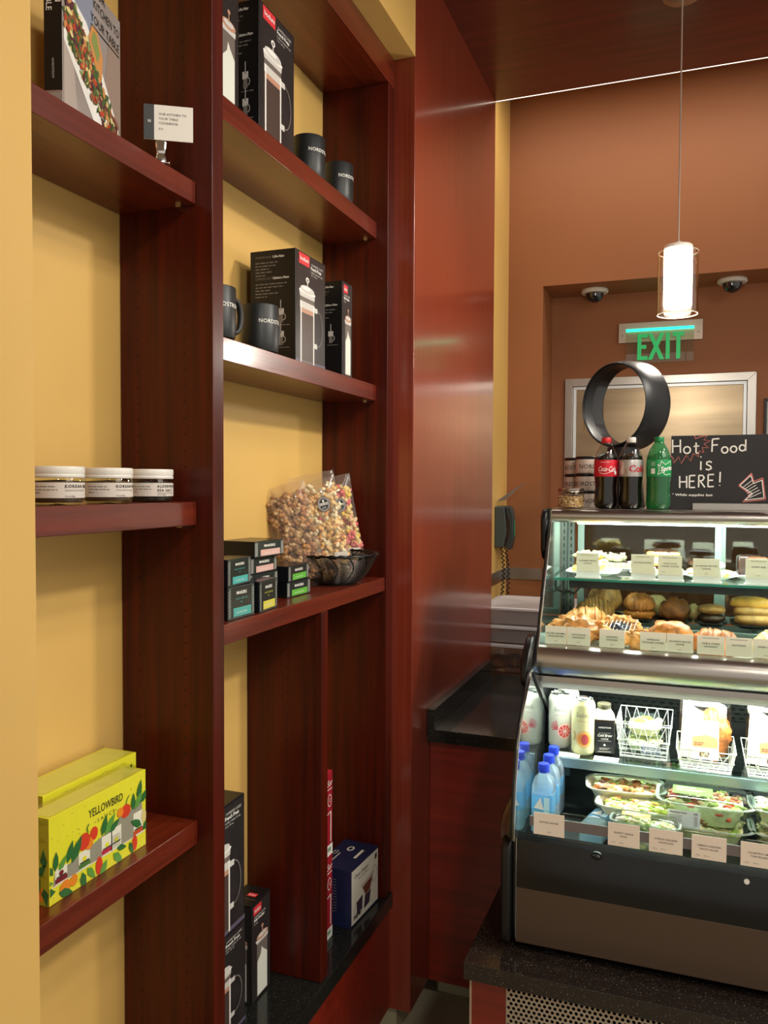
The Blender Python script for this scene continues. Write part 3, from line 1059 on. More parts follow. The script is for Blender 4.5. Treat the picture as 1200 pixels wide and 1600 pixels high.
def tea_box(label, loc, rz, w, d, h, band, tall=False, lines=2):
    t = thing('tea_box', label, 'box', loc, rz, 'small tea boxes')
    q = B(); q.box(-d/2, d/2, -w/2, w/2, 0, h, TEAB); q.build('carton', t, bevel=.001)
    fx = Flat((d/2, -w/2, 0), (0, 1, 0), (0, 0, 1))
    q = B()
    q.quad(fx, .0015, w-.0015, .0015, h-.0015, TEAF, .0003)
    q.quad(fx, w*.12, w*.88, h*.06, h*.96, mat('tea_face', '#2b302c', .22), .0004)
    for k in range(9):
        v = h*(.1+.09*k)
        for u in (w*.02, w*.90):
            q.stroke(fx, [(u, v), (u+w*.08, v+h*.06)], .0012, SILV, .0006)
    bm = mat('tea_band_'+band, band, .45)
    q.quad(fx, w*.2, w*.86, h*.08, h*(.34 if tall else .46), bm, .0008)
    q.text(fx, 'MAKERS', w*.5, h*.74 if tall else h*.62, h*(.13 if tall else .22), WHITE, 'c', .0009, bold=.02, fit=w*.38)
    if tall:
        q.text(fx, 'WILD HIBISCUS', w*.5, h*.58, h*.07, bm, 'c', .0009, fit=w*.46)
        q.text(fx, 'TEA', w*.5, h*.47, h*.07, bm, 'c', .0009)
    q.text(fx, 'LOOSE LEAF', w*.5, h*.17 if tall else h*.2, h*(.07 if tall else .12), WHITE, 'c', .0011, fit=w*.4)
    q.build('front_print', t)
    return t


tea_box('teal-banded tea box on the shelf, left front corner, under another', (-.925, 1.531, 1.2137), math.radians(-2), .105, .05, .071, '#4f9f97', True)
tea_box('teal-banded tea box lying on top of the left front one', (-.928, 1.522, 1.2850), math.radians(3), .105, .055, .058, '#4aa6a0', True)
tea_box('yellow-banded tea box on the shelf, right of the teal ones', (-.922, 1.643, 1.2137), math.radians(4), .096, .05, .070, '#c9bf4a', True)
for k, nm in enumerate(('at the bottom', 'second from the bottom', 'second from the top')):
    tea_box('pink-banded flat tea box %s of the rear stack' % nm, (-.993, 1.720, 1.2137+k*.0384), math.radians((2, -2, 1)[k]), .132, .085, .038, '#d3a9a0')
tea_box('pink-banded flat tea box topping the rear stack, turned and shifted right', (-.988, 1.732, 1.3289), math.radians(-3), .132, .095, .038, '#d3a9a0')
tea_box('green-banded flat tea box, lower of two beside the wire basket', (-.985, 1.896, 1.2137), math.radians(-2), .125, .08, .040, '#5fae3c')
tea_box('green-banded flat tea box, upper of two beside the wire basket', (-.985, 1.892, 1.2541), math.radians(2), .125, .08, .040, '#5fae3c')

# wire basket with three bags of popcorn
WIRE = mat('wire_black', '#0d0e0e', .35, .4)
bk = thing('wire_basket', 'round black wire basket at the right end of the low shelf', 'basket', (-.962, 2.165, 1.2137), 0)
R0, R1, HB = .060, .124, .086
q = B(); q.tube([(R1*math.cos(2*PI*i/48), R1*math.sin(2*PI*i/48), HB+.002*math.sin(i*2.4)) for i in range(48)], .0030, WIRE, 8, True)
q.tube([(R1*math.cos(2*PI*i/96), R1*math.sin(2*PI*i/96), HB+.003+.0018*math.sin(i*1.9)) for i in range(96)], .0017, WIRE, 6, True); q.build('rim', bk)
q = B()
prof = lambda f: (R0+(R1-R0)*f**.62, .004+HB*f)
for k in range(24):
    r, z = prof((k+.5)/24)
    q.tube([(r*math.cos(2*PI*i/40), r*math.sin(2*PI*i/40), z) for i in range(40)], .0013, mat('wire_fine', '#2a2622', .3, .6), 5, True)
o = q.build('wire_rings', bk); o['kind'] = 'stuff'
for k in range(14):
    q = B(); a = 2*PI*k/14
    q.tube([(prof(f/8)[0]*math.cos(a+.25*math.sin(f/8*PI)), prof(f/8)[0]*math.sin(a+.25*math.sin(f/8*PI)), prof(f/8)[1]) for f in range(9)], .0016, WIRE, 6)
    q.build('rib', bk)
q = B(); q.tube([(R0*math.cos(2*PI*i/40), R0*math.sin(2*PI*i/40), .0035) for i in range(40)], .0028, WIRE, 8, True)
for k in range(6):
    q.tube([(-R0*math.cos(k*PI/6), -R0*math.sin(k*PI/6), .004), (R0*math.cos(k*PI/6), R0*math.sin(k*PI/6), .004)], .0012, WIRE, 5)
q.build('base_ring', bk)

BAG = glass('bag_film', '#fbf8f2', 1.3, .12, .035, .09)
ROSE = 0


def popcorn_bag(label, loc, rot, w, h, th, cols, seed, sticker=True):
    t = thing('popcorn_bag', label, 'bag', loc, 0, 'clear bags of popcorn', rot=rot)
    RR = random.Random(seed)

    def shape(u, v):  # u,v in 0..1 -> half thickness
        a = max(0.0, 1-abs(2*u-1)**4)
        f = min(1, v/.10)**.5*min(1, max(0, (1-v)/.16))**.7
        return th/2*a*f+.0005
    q = B(); N, M = 16, 22
    for sgn in (-1, 1):
        vs = []
        for j in range(M+1):
            for i in range(N+1):
                u, v = i/N, j/M
                cr = noise.noise(Vector((u*9+seed, v*11, sgn)))*.003
                x = (u-.5)*w*(1-.05*math.sin(v*PI)); z = v*h+(.006*noise.noise(Vector((u*4, seed, 1))) if j == M else 0)
                vs.append((x, sgn*(shape(u, v)+.001)+cr*(1 if 0 < i < N else .4), z))
        fs = []
        for j in range(M):
            for i in range(N):
                a = j*(N+1)+i
                f = (a, a+1, a+N+2, a+N+1)
                fs.append(f if sgn < 0 else f[::-1])
        q.add(vs, fs, BAG)
    q.build('film', t)
    q = B()
    ico = []
    for j in range(1, 4):
        for i in range(6):
            a = 2*PI*i/6+j*.5; tt = PI*j/4
            ico.append((math.sin(tt)*math.cos(a), math.sin(tt)*math.sin(a), math.cos(tt)))
    top = (0, 0, 1); bot = (0, 0, -1)
    pv = [top]+ico+[bot]
    pf = [(0, 1+i, 1+(i+1) % 6) for i in range(6)]
    for j in range(2):
        for i in range(6):
            a = 1+j*6+i; b = 1+j*6+(i+1) % 6
            pf.append((a, a+6, b+6, b))
    pf += [(13+i, 19, 13+(i+1) % 6) for i in range(6)]
    ms = [mat('popcorn_'+c, c, .45, var=.25, vscale=220, sss=.15) for c in cols]
    n = 0
    for tries in range(3600):
        if n > 280: break
        u, v = RR.uniform(.05, .95), RR.uniform(.02, .87)
        s = shape(u, v)-.006
        if s < .002: continue
        y = RR.choice([-1, -1, 1])*s*RR.uniform(.55, 1.0)
        c = Vector(((u-.5)*w*.93, y, v*h+.004)); r = RR.uniform(.0078, .0118)
        m_ = RR.choice(ms)
        for lobe in range(3):
            off = Vector((RR.uniform(-1, 1), RR.uniform(-.7, .7), RR.uniform(-1, 1)))*r*.75*min(1, lobe)
            rr = r*(.85 if lobe == 0 else .66)
            q.add([c+off+Vector(p)*rr*RR.uniform(.72, 1.15) for p in pv], pf, m_)
        n += 1
    o = q.build('popcorn', t, ang=180); o['kind'] = 'stuff'
    q = B()
    fr = Flat((0, -th/2-.0032, 0), (1, 0, 0), (0, 0, 1))
    if sticker:
        u, v = w*.14, h*.70
        q.disc(fr, u, v, .0185, .022, mat('sticker_black', '#1c1c1c', .4), .0004); q.ring(fr, u, v, .0165, .020, .0012, WHITE, .0007); q.ring(fr, u, v, .0135, .0165, .0007, WHITE, .0007)
        q.quad(fr, u-.012, u+.012, v-.003, v+.004, WHITE, .0008); q.text(fr, 'POPCORN', u, v-.0018, .005, INK, 'c', .0011, bold=.02)
        q.disc(fr, u, v+.009, .003, .004, WHITE, .0009, 10); q.lines(fr, u-.006, v-.009, [.012, .010], .003, .0012, WHITE, .0009)
        q.build('round_sticker', t)
        q = B()
        fr2 = Flat((0, -th/2-.0025, 0), (1, 0, -.12), (.12, 0, 1))
        q.quad(fr2, w*.06, w*.34, h*.20, h*.26, mat('tag_white', '#ded8cc', .5), .0006)
        q.disc(fr2, w*.09, h*.24, .0012, .0012, INK, .001, 8); q.lines(fr2, w*.12, h*.22, [w*.18], .004, .001, DSIL, .001)
        q.build('price_tag', t)
    return t


CAR = ['#edb870', '#f2cc90', '#f6e4c0', '#dda060', '#efdcb8', '#efc488']
popcorn_bag('popcorn bag at the back left of the basket, caramel and brown kernels', (-1.003, 2.060, 1.232), (math.radians(-2), math.radians(-15), math.radians(28)), .130, .275, .040, ['#bd9160', '#cfae84', '#a2704a', '#c08a4f', '#94704e'], 3, False)
popcorn_bag('largest popcorn bag, in front in the basket, golden kernels and a round sticker', (-.948, 2.128, 1.226), (math.radians(-4), math.radians(-13), math.radians(26)), .132, .312, .050, CAR, 5)
popcorn_bag('popcorn bag at the back right of the basket, yellow and pink kernels', (-.985, 2.300, 1.228), (math.radians(-3), math.radians(-11), math.radians(28)), .135, .300, .040, ['#ecc65a', '#e88080', '#f0d488', '#e06a72', '#f0cc9c'], 9)

# ------------------------------------------------------------------ counters
HC = thing('high_counter', 'taller cherry cabinet with a dark granite top beside the veneer panel', 'counter', (-.63, 3.0, -.177))
q = B(); q.box(-.8115, -.446, 2.577, 3.445, .648, .69, GRB); q.build('worktop', HC, world=True, bevel=.002)
q = B(); q.box(-.8115, -.787, 2.577, 3.40, .6905, .757, GRB); q.build('backsplash', HC, world=True, bevel=.0015)
q = B(); q.box(-.8115, -.446, 2.61, 3.44, -.177, .6475, WX); q.build('cabinet', HC, world=True, bevel=.001)
q = B(); q.box(-.8115, -.446, 2.72, 3.40, -.28, -.1775, TILE); q.build('plinth', HC, world=True)
LC = thing('low_counter', 'low cabinet with a brown granite top carrying the pastry case', 'counter', (.3, 2.4, -.28))
q = B(); q.prism([(-.508, 1.9175), (1.3, 1.9175), (1.3, 3.05), (-.444, 3.05), (-.444, 2.605), (-.508, 2.605)], 'z', .2875, .330, GRC); q.build('worktop', LC, world=True, bevel=.002)
q = B(); q.box(-.497, -.408, 1.952, 2.60, -.28, .287, WX); q.box(-.4075, 1.3, 1.965, 2.60, -.28, .20, BLKM); q.box(-.4075, 1.3, 1.9525, 2.60, .272, .287, WX); q.build('cabinet', LC, world=True)
q = B(); q.box(-.499, -.494, 1.949, 1.953, -.28, .287, mat('edge_trim', '#b9a58e', .4, .3)); q.build('corner_trim', LC, world=True)
q = B(); perforated(q, Flat((-.4075, 1.9515, .02), (1, 0, 0), (0, 0, 1)), .80, .25, .0125, .0108, .0042, .0042, mat('grille_metal', '#b3a795', .45, .4)); q.box(-.4075, .39, 1.953, 1.9545, .268, .272, BRN)
o = q.build('vent_grille', LC, world=True)

# ------------------------------------------------------------------ refrigerated pastry case
CX0, CX1 = -.40, .72
ca = thing('pastry_case', 'two-tier refrigerated glass pastry case with a black base, lit inside', 'display case', (.15, 2.45, .33))


def cp(name, fn, m=None, bevel=0, label=None, kind=None, ang=38):
    q = B(); fn(q)
    o = q.build(name, ca, world=True, bevel=bevel, ang=ang)
    if label: o['label'] = label
    if kind: o['kind'] = kind
    return o


BASEB = mat('case_black', '#0a0a0a', .22, var=.35, vscale=9)
BASEN = mat('case_brown', '#4a3a2c', .42)
MIRR = mat('mirror_steel', '#b4bcb8', .07, .95)
COLDW = mat('case_white', '#dfe9e4', .35)
GREYM = mat('case_grey', '#6f7a76', .3, .6)
DARKM = mat('case_dark', '#24282a', .4, .3)
GL = glass('case_glass', '#eef7f3', .8, 0, .02)
GLG = glass('glass_shelf', '#e6f4ee', .9, 0, .05)
TEAL = mat('glass_edge', '#2f8f7c', .1, trans=.4)

cp('base', lambda q: q.box(CX0+.0005, CX1, 2.035, 2.93, .352, .560, BASEN), bevel=.002)
cp('front_panel', lambda q: q.box(CX0-.0, CX1, 2.020, 2.034, .350, .4895, BASEN), bevel=.0015, label='dark brown lower front panel')
cp('front_band', lambda q: q.prism([(2.020, .4900), (2.020, .570), (2.034, .606), (2.060, .6155), (2.075, .600), (2.075, .4900)], 'x', CX0, CX1, BASEB), label='glossy black band')
cp('lock_knob', lambda q: (q.lathe([(0, 0), (.014, 0), (.013, .004), (0, .005)], BLK, 20), q.lathe([(0, .004), (.008, .004), (.0095, .009), (.007, .014), (0, .015)], BLK, 20)))
o = ca.children[-1]
for v in o.data.vertices:
    x, y, z = v.co+ca.location
    v.co = Vector((-.2035+x, 2.028-z, .598+y*.8))-ca.location
cp('sticker', lambda q: q.disc(Flat((.131, 2.0198, .597), (1, 0, 0), (0, 0, 1)), 0, 0, .006, .0065, WHITE, .0006), label='small round white sticker')
cp('foot', lambda q: (q.box(CX0+.03, CX0+.09, 2.06, 2.12, .3305, .352, BLK), q.box(CX1-.5, CX1-.42, 2.03, 2.10, .3305, .352, mat('foot_grey', '#8f8a7e', .4)), q.box(CX0+.03, CX0+.09, 2.80, 2.86, .3305, .352, BLK)))


# end panel: black outer skin, mirror-bright inside
prof_in = [(2.035, .36), (2.030, .612), (1.992, .618), (1.990, .645), (2.0087, .7555), (2.0441, .858), (2.10, .917), (2.2042, .9915), (2.29, 1.0), (2.316, 1.045), (2.520, 1.392), (2.52, 1.424), (2.93, 1.424), (2.93, .36)]
cp('end_wall', lambda q: q.prism(prof_in, 'x', CX0-.003, CX0, MIRR), label='bright steel inner end wall')
cp('end_skin', lambda q: q.prism([(y-(.006 if y < 2.9 else -.004), z) for y, z in prof_in], 'x', CX0-.009, CX0-.0032, BLK), bevel=.001, label='black outer skin')
cp('end_cap', lambda q: q.prism([(2.000, .352), (2.000, .575), (2.008, .600), (2.030, .616), (2.075, .622), (2.16, .60), (2.16, .352)], 'x', CX0-.036, CX0-.0095, BLK), bevel=.008, label='rounded black lower end cap')
cp('end_cap', lambda q: q.prism([(2.215, .965), (2.215, 1.000), (2.250, 1.045), (2.290, 1.070), (2.322, 1.078), (2.38, 1.05), (2.42, 1.00), (2.40, .955), (2.30, .940), (2.235, .945)], 'x', CX0-.034, CX0-.0095, BLK), bevel=.008, label='rounded black middle end cap')
cp('end_cap', lambda q: q.prism([(2.500, 1.345), (2.492, 1.385), (2.498, 1.412), (2.518, 1.428), (2.60, 1.430), (2.70, 1.40), (2.62, 1.33), (2.53, 1.27), (2.50, 1.30)], 'x', CX0-.030, CX0-.0095, BLK), bevel=.008, label='rounded black top end cap')
cp('edge_strip', lambda q: (q.tube([(CX0, 1.992, .618), (CX0, 1.990, .645), (CX0, 2.0087, .7555), (CX0, 2.0441, .858), (CX0, 2.10, .917), (CX0, 2.2042, .9915)], .0018, CHROME, 6), q.tube([(CX0, 2.312, 1.048), (CX0, 2.514, 1.39)], .0022, CHROME, 6), q.tube([(CX0, 2.0185, .36), (CX0, 2.0185, .60)], .0018, CHROME, 6)), label='thin bright metal edging')


def fin(q):
    vs = []; N = 10
    for i in range(N+1):
        a = i/N
        z = .605+.145*a
        bul = .045*math.sin(PI*(1-a)*.62+.15)**1.2*(1-a*.75)
        y0 = 2.02+.02*a
        vs += [(CX0-.010, y0, z), (CX0-.012-bul*.8, y0+.012, z), (CX0-.012-bul, y0+.04, z), (CX0-.010, y0+.09, z)]
    fs = []
    for i in range(N):
        for j in range(3):
            fs.append((4*i+j, 4*i+j+1, 4*i+j+5, 4*i+j+4))
    q.add(vs, fs, mat('fin_steel', '#6b655e', .3, .9))
    q.add(vs[:4], [(0, 3, 2, 1)], mat('fin_steel', '#6b655e'))


cp('side_fin', fin, label='curved steel deflector on the left side', ang=80)


# top of the case and steel bars
def bar(y, z, ry, rz, x0, x1, m, n=14):
    return lambda q: q.prism([(y+ry*math.cos(2*PI*i/n), z+rz*math.sin(2*PI*i/n)) for i in range(n)], 'x', x0, x1, m)


cp('top_panel', lambda q: q.box(CX0-.003, CX1, 2.545, 2.96, 1.4145, 1.4295, STEEL), bevel=.002)
cp('top_bar', bar(2.540, 1.408, .026, .020, CX0, CX1, STEEL, 20), ang=60, label='rounded brushed steel top bar')
cp('middle_bar', lambda q: q.prism([(2.325, .962), (2.300, .975), (2.287, 1.000), (2.290, 1.025), (2.305, 1.042), (2.330, 1.050), (2.352, 1.046), (2.352, .962)], 'x', CX0, CX1, STEEL), ang=60, label='wide rounded steel bar between the tiers')
cp('middle_rail', lambda q: (q.box(CX0, CX1, 2.318, 2.332, .944, .9615, STEEL), q.box(CX0, CX1, 2.332, 2.36, .925, .943, COLDW)), bevel=.001, label='stepped metal rail under the middle bar')
LAMP = mat('lamp_cool', '#f4fff8', .5, emit=9, ecol='#eafff4')
LAMP2 = mat('lamp_cool_low', '#f4fff8', .5, emit=7, ecol='#e8fff6')
cp('light_tube', lambda q: q.tube([(CX0+.07, 2.585, 1.392), (CX1, 2.585, 1.392)], .011, LAMP, 12), label='glowing upper light tube')
cp('light_tube', lambda q: q.tube([(CX0+.05, 2.385, .942), (CX1, 2.385, .942)], .010, LAMP2, 12), label='glowing lower light tube')
cp('light_reflector', lambda q: (q.box(CX0+.001, CX1, 2.552, 2.66, 1.405, 1.4135, COLDW), q.box(CX0+.001, CX1, 2.345, 2.46, .9555, .962, COLDW)))
# decks
cp('middle_deck', lambda q: (q.box(CX0+.001, CX1, 2.335, 2.90, 1.014, 1.034, COLDW)), bevel=.001, label='pale deck under the front pastries')
cp('deck_step', lambda q: (q.box(CX0+.001, CX1, 2.62, 2.90, 1.0345, 1.0425, GREYM), q.box(CX0+.001, CX1, 2.60, 2.62, 1.0345, 1.050, GREYM), q.box(CX0+.001, CX1, 2.645, 2.66, 1.043, 1.062, GREYM)), bevel=.001)
cp('glass_shelf', lambda q: q.box(CX0+.008, CX1, 2.53, 2.87, 1.2115, 1.2185, GLG), label='clear glass upper shelf')
cp('glass_shelf_edge', lambda q: q.box(CX0+.008, CX1, 2.5285, 2.5297, 1.2115, 1.2185, TEAL), label='green polished glass edge')
cp('shelf_support', lambda q: q.box(CX0+.05, CX1, 2.556, 2.568, 1.186, 1.2105, DARKM), bevel=.001, label='dark bar under the glass shelf')
for x in (CX0+.012, CX0+.036):
    cp('shelf_bracket', lambda q: q.tube([(x, 2.535, 1.209), (x, 2.533, 1.196), (x, 2.548, 1.180), (x+.01, 2.70, 1.150), (x+.01, 2.86, 1.152)], .0035, BLK, 8))
cp('rear_pillar', lambda q: (q.box(CX0+.001, CX0+.022, 2.875, 2.90, 1.043, 1.40, GREYM),), label='slotted grey shelf upright')
cp('upright_slots', lambda q: [q.quad(Flat((CX0, 2.8745, 1.05), (1, 0, 0), (0, 0, 1)), .010, .014, .02+.024*k, .034+.024*k, BLKM, .0005) for k in range(13)], kind='stuff')
TEALF = mat('door_frame_alu', '#9fb5ae', .35, .7)


def doorframe(x0, x1, z0, z1, y):
    def f(q):
        t = .022
        q.box(x0, x0+t, y, y+.014, z0, z1, TEALF); q.box(x1-t, x1, y, y+.014, z0, z1, TEALF)
        q.box(x0+t, x1-t, y, y+.014, z0, z0+t, TEALF); q.box(x0+t, x1-t, y, y+.014, z1-t, z1, TEALF)
    return f


for x0, x1, y in ((CX0+.03, .095, 2.905), (.085, .60, 2.921)):
    cp('sliding_door', doorframe(x0, x1, 1.046, 1.396, y), bevel=.001, label='metal-framed sliding rear door')
    o = ca.children[-1]
    q = B(); q.box(x0+.022, x1-.022, y+.005, y+.009, 1.068, 1.374, glass('door_pane', '#b9c6c2', 1.0, .05, .07))
    p_ = q.build('pane', ca, world=True); p_.parent = o
# lower cabinet interior
cp('lower_back', lambda q: q.box(CX0+.001, CX1, 2.775, 2.93, .575, 1.005, mat('cavity_black', '#0a0c0d', .6)), label='black lower back wall')
cp('back_grille', lambda q: perforated(q, Flat((CX0+.10, 2.755, .77), (1, 0, 0), (0, 0, 1)), 1.0, .20, .026, .014, .0095, .0042, mat('grille_dark', '#2c302e', .4, .4)), label='dark metal grille with oval slots')
cp('lower_floor', lambda q: (q.box(CX0+.001, CX1, 2.150, 2.774, .5605, .5745, mat('cavity_floor', '#101415', .5)), q.box(CX0+.001, CX1, 2.076, 2.1495, .5605, .5745, mat('cavity_lip', '#8aa0a6', .35, .3))), label='dark floor of the lower tier with a metal front lip')
cp('can_shelf', lambda q: (q.box(CX0+.012, CX1, 2.345, 2.70, .7205, .7275, GLG),), label='clear glass lower shelf')
cp('shelf_rail', lambda q: (q.box(CX0+.012, CX1, 2.338, 2.346, .700, .7275, mat('rail_blue_steel', '#8fa7ad', .3, .7)), q.box(CX0+.012, CX1, 2.346, 2.38, .697, .7195, GREYM)), bevel=.001, label='steel rail along the lower shelf front')
cp('rail_bracket', lambda q: (q.box(CX0+.055, CX0+.078, 2.40, 2.42, .655, .7195, GREYM),))
cp('door_strut', lambda q: (q.prism([(2.212, .992), (2.238, .992), (2.475, .835), (2.492, .80), (2.492, .72), (2.468, .72), (2.468, .815), (2.455, .828)], 'x', CX0+.001, CX0+.006, BLK),), bevel=.001, label='black bent strut on the end wall')
# front glass and price strip
cp('front_glass', lambda q: q.box(CX0+.003, CX1, 2.0445, 2.0485, .6165, .684, GL), label='low clear front glass')
cp('upper_front_glass', lambda q: q.add([(CX0+.002, 2.318, 1.052), (CX1, 2.318, 1.052), (CX1, 2.514, 1.386), (CX0+.002, 2.514, 1.386), (CX0+.002, 2.322, 1.052), (CX1, 2.322, 1.052), (CX1, 2.518, 1.386), (CX0+.002, 2.518, 1.386)], [(0, 1, 2, 3), (4, 7, 6, 5), (0, 4, 5, 1), (2, 6, 7, 3), (0, 3, 7, 4), (1, 5, 6, 2)], glass('case_front_glass', '#fafdfb', .5, 0, .01)), label='sloping clear glass of the upper tier')
cp('price_strip', lambda q: q.box(CX0+.03, CX1, 2.0405, 2.0440, .6425, .668, mat('strip_grey', '#6d6663', .45)), label='grey price strip on the front glass')

for nm, loc, tg, sx, sy, pw in (('case_light_top', (.16, 2.60, 1.385), (.16, 2.62, .8), 1.05, .03, 15), ('case_light_low', (.16, 2.40, .93), (.16, 2.30, .3), 1.05, .03, 8.5)):
    area(nm, loc, tg, sx, sy, pw, (.94, 1.0, .96))

CARDM = mat('price_card', '#d8d2bf', .6)
CARDP = mat('price_card_pale', '#e9e9d3', .6)


def price_card(label, x, y, z, lines, w=.062, h=.050, price=None, m=CARDM, grp='price cards of the pastry case', stand=False, note=False, rx=0, sz=.0058):
    t = thing('price_card', label, 'sign', (x, y, z), 0, grp, rot=(rx, 0, 0))
    q = B(); q.box(-w/2, w/2, 0, .0008, 0, h, m); q.build('card', t)
    fr = Flat((-w/2, 0, 0), (1, 0, 0), (0, 0, 1))
    q = B()
    v = h*.55
    if note:
        q.text(fr, 'MADE IN HOUSE BY OUR CHEFS', w/2, h*.86, .0028, INK, 'c', .0004, bold=.02)
    for k, s in enumerate(lines):
        q.text(fr, s, w/2, v-k*.0080, sz, INK, 'c', .0004, bold=.015, sp=1.15)
    if price:
        q.text(fr, price, w/2 if len(price) < 7 else w*.12, h*.13, .0042, DSIL, 'c' if len(price) < 7 else 'l', .0004)
    q.build('print', t)
    if stand:
        q = B(); q.box(-w/2-.003, w/2+.006, -.004, .012, -.019, -.0145, mat('acrylic_white', '#eef2ee', .25)); q.box(-w/2, w/2+.004, .0012, .004, -.0145, .020, mat('acrylic_white')); q.build('holder', t)
    return t


# upper shelf cards
Z1 = 1.2187+.0192
price_card('cream price card before the knobbly cookies, far left on the glass shelf', -.294, 2.545, Z1, ['CARAMEL PECAN', 'COOKIE'], .066, .058, m=CARDP, stand=True, note=True)
price_card('cream price card second from left on the glass shelf', -.134, 2.545, Z1, ['ROYALE COOKIE'], .066, .058, m=CARDP, stand=True, note=True)
price_card('cream chocolate cookie price card overlapping its left neighbour', -.0575, 2.545, Z1, ['CHOCOLATE', 'CHUNK COOKIE'], .066, .058, '500 cal', CARDP, stand=True, note=True)
price_card('cream peanut butter cookie price card on the glass shelf', .042, 2.545, Z1, ['GF PEANUT BUTTER', 'COOKIE'], .072, .052, '$4.25', CARDP, stand=True)
price_card('cream honey bar price card at the right end of the glass shelf', .180, 2.545, Z1, ['HONEY BAR'], .068, .056, '$4.75', CARDP, stand=True, note=True)
# cards along the middle deck
Z2 = 1.0512
for x, w, ls, pr, nt_, lb in ((-.3555, .060, ['SALTED CARAMEL', 'APPLE FRITTER'], '$5.25', False, 'apple fritter price card, far left on the middle bar'),
                              (-.2920, .064, ['CHOCOLATE', 'CROISSANT'], '$4.95', False, 'chocolate croissant price card before the striped pastry'),
                              (-.2015, .068, ['ASSORTED', 'DANISHES'], '$4.95', False, 'assorted danishes price card standing alone'),
                              (-.0930, .068, ['PEPPERONI', 'PINWHEEL POPPER'], '$6.25', False, 'pepperoni popper price card before the white wrapper'),
                              (-.0240, .067, ['JALAPENO BACON', 'POPPER'], '$6.25', False, 'jalapeno bacon popper price card on the middle bar'),
                              (.0530, .068, ['HAM & CHEESE', 'CROISSANT'], None, True, 'ham and cheese croissant price card before the round bun'),
                              (.1215, .064, ['CROISSANT'], None, True, 'plain croissant price card on the middle bar'),
                              (.1870, .064, ['GREEN CHILE'], '$4.50', False, 'green chile price card at the right edge of view')):
    price_card('cream '+lb, x, 2.338, Z2, ls, w, .050, pr, CARDP, note=nt_)
# cards hung on the front glass
for x, y0, w, ls, pr, lb in ((-.322, .6245, .076, ['BOTTLE WATER'], '$3.00', 'beige bottle water price card on the front glass'),
                             (-.142, .6255, .074, ['NORDY SNACK', 'PACK'], '$9.25       600 cal', 'beige snack pack price card on the front glass'),
                             (-.0455, .6255, .076, ['CITRUS CHICKEN', 'COUSCOUS'], '$9.50       500 cal', 'beige chicken couscous price card on the front glass'),
                             (.0500, .6250, .076, ['LEMON CHICKEN', 'PASTA SALAD'], '$9.50       750 cal', 'beige lemon chicken pasta salad price card on the front glass'),
                             (.157, .6250, .078, ['CILANTRO LIME', 'TORTELLINI'], '$9.25       540 cal', 'beige tortellini price card at the right edge of the front glass')):
    price_card(lb, x, 2.0388, y0, ls, w, .056, pr, mat('price_card_beige', '#e8dac8', .6))
# tags lying on the lower glass shelf
for x, lb in ((-.322, 'small cream tag lying under the tall cans'), (-.215, 'small cream tag lying before the cold brew bottle')):
    t = thing('shelf_tag', lb, 'sign', (x, 2.362, .7283), 0, 'tags lying on the lower shelf')
    q = B(); q.box(-.034, .034, -.018, .022, 0, .0008, CARDP); q.build('card', t)
    q = B(); q.lines(Flat((-.028, -.01, .0008), (1, 0, 0), (0, 1, 0)), 0, .012, [.05, .03], .006, .0015, DSIL, .0004); q.build('print', t)

# ------------------------------------------------------------------ pastries
PLATE = mat('plate_white', '#eceae4', .2)
TRAYB = mat('tray_black', '#141414', .25)
BAKED = mat('baked_gold', '#cf9350', .45, var=.55, vscale=38, bump=.5, bscale=160)
BAKED2 = mat('baked_brown', '#a9672f', .45, var=.5, vscale=30, bump=.5, bscale=150)
DOUGH = mat('dough_pale', '#e0c48c', .55, var=.2, vscale=40, bump=.4, bscale=160)
CREAM = mat('icing_white', '#f1eadb', .4)
CHOC = mat('chocolate', '#2a1a12', .3)
CRUMB = mat('crumb_green', '#8b8a6c', .6, var=.4, vscale=90)
OLIVE = mat('crust_olive', '#a3733c', .55, var=.45, vscale=35, bump=.5, bscale=140)


def square_plate(label, x, y, z, w, d, rz=0, m=PLATE, black=False):
    t = thing('serving_plate' if not black else 'serving_tray', label, 'plate', (x, y, z), rz, 'plates in the pastry case')
    q = B()
    q.lathe([(0, .002), (.62, .0), (.66, .002), (1.0, .012), (1.0, .014), (.98, .0145), (.66, .005), (0, .004)], m, 40, sq=(5, w/2, d/2), cap=False)
    q.build('plate', t)
    return t


def croissant(q, c, L, r, m, rz=0, seed=0, bend=.5, ridge=9, flat=.75):
    vs = []; fs = []; N = 70; K = 20
    for i in range(N+1):
        s = i/N*2-1
        rr = r*(max(0, 1-abs(s)**2.2)**.6)*(1+.13*(1-((s*ridge/2+.15*math.sin(s*7+seed)) % 1))*(1 if abs(s) < .85 else 0))+.001
        a = s*bend
        px = L/2*math.sin(a*1.4)/math.sin(1.4*bend) if bend > .01 else L/2*s
        py = -L*.35*(1-math.cos(a*1.4))
        for k in range(K):
            b = 2*PI*k/K
            nn = 1+.16*noise.noise(Vector((px*55+seed, math.cos(b)*1.5, math.sin(b)*1.5)))
            z = rr*math.sin(b)*flat*nn
            vs.append((px, py+rr*math.cos(b)*nn, max(z, -rr*.55)+r*.55*flat))
    for i in range(N):
        for k in range(K):
            fs.append((i*K+k, i*K+(k+1) % K, (i+1)*K+(k+1) % K, (i+1)*K+k))
    cr, sr = math.cos(rz), math.sin(rz)
    q.add([(c[0]+x*cr-y*sr, c[1]+x*sr+y*cr, c[2]+z) for x, y, z in vs], fs, m)


def pastry(name, label, cat, loc, grp, fn, part='crust', rz=0):
    t = thing(name, label, cat, loc, rz, grp)
    q = B(); fn(q); q.build(part, t, ang=70)
    return t


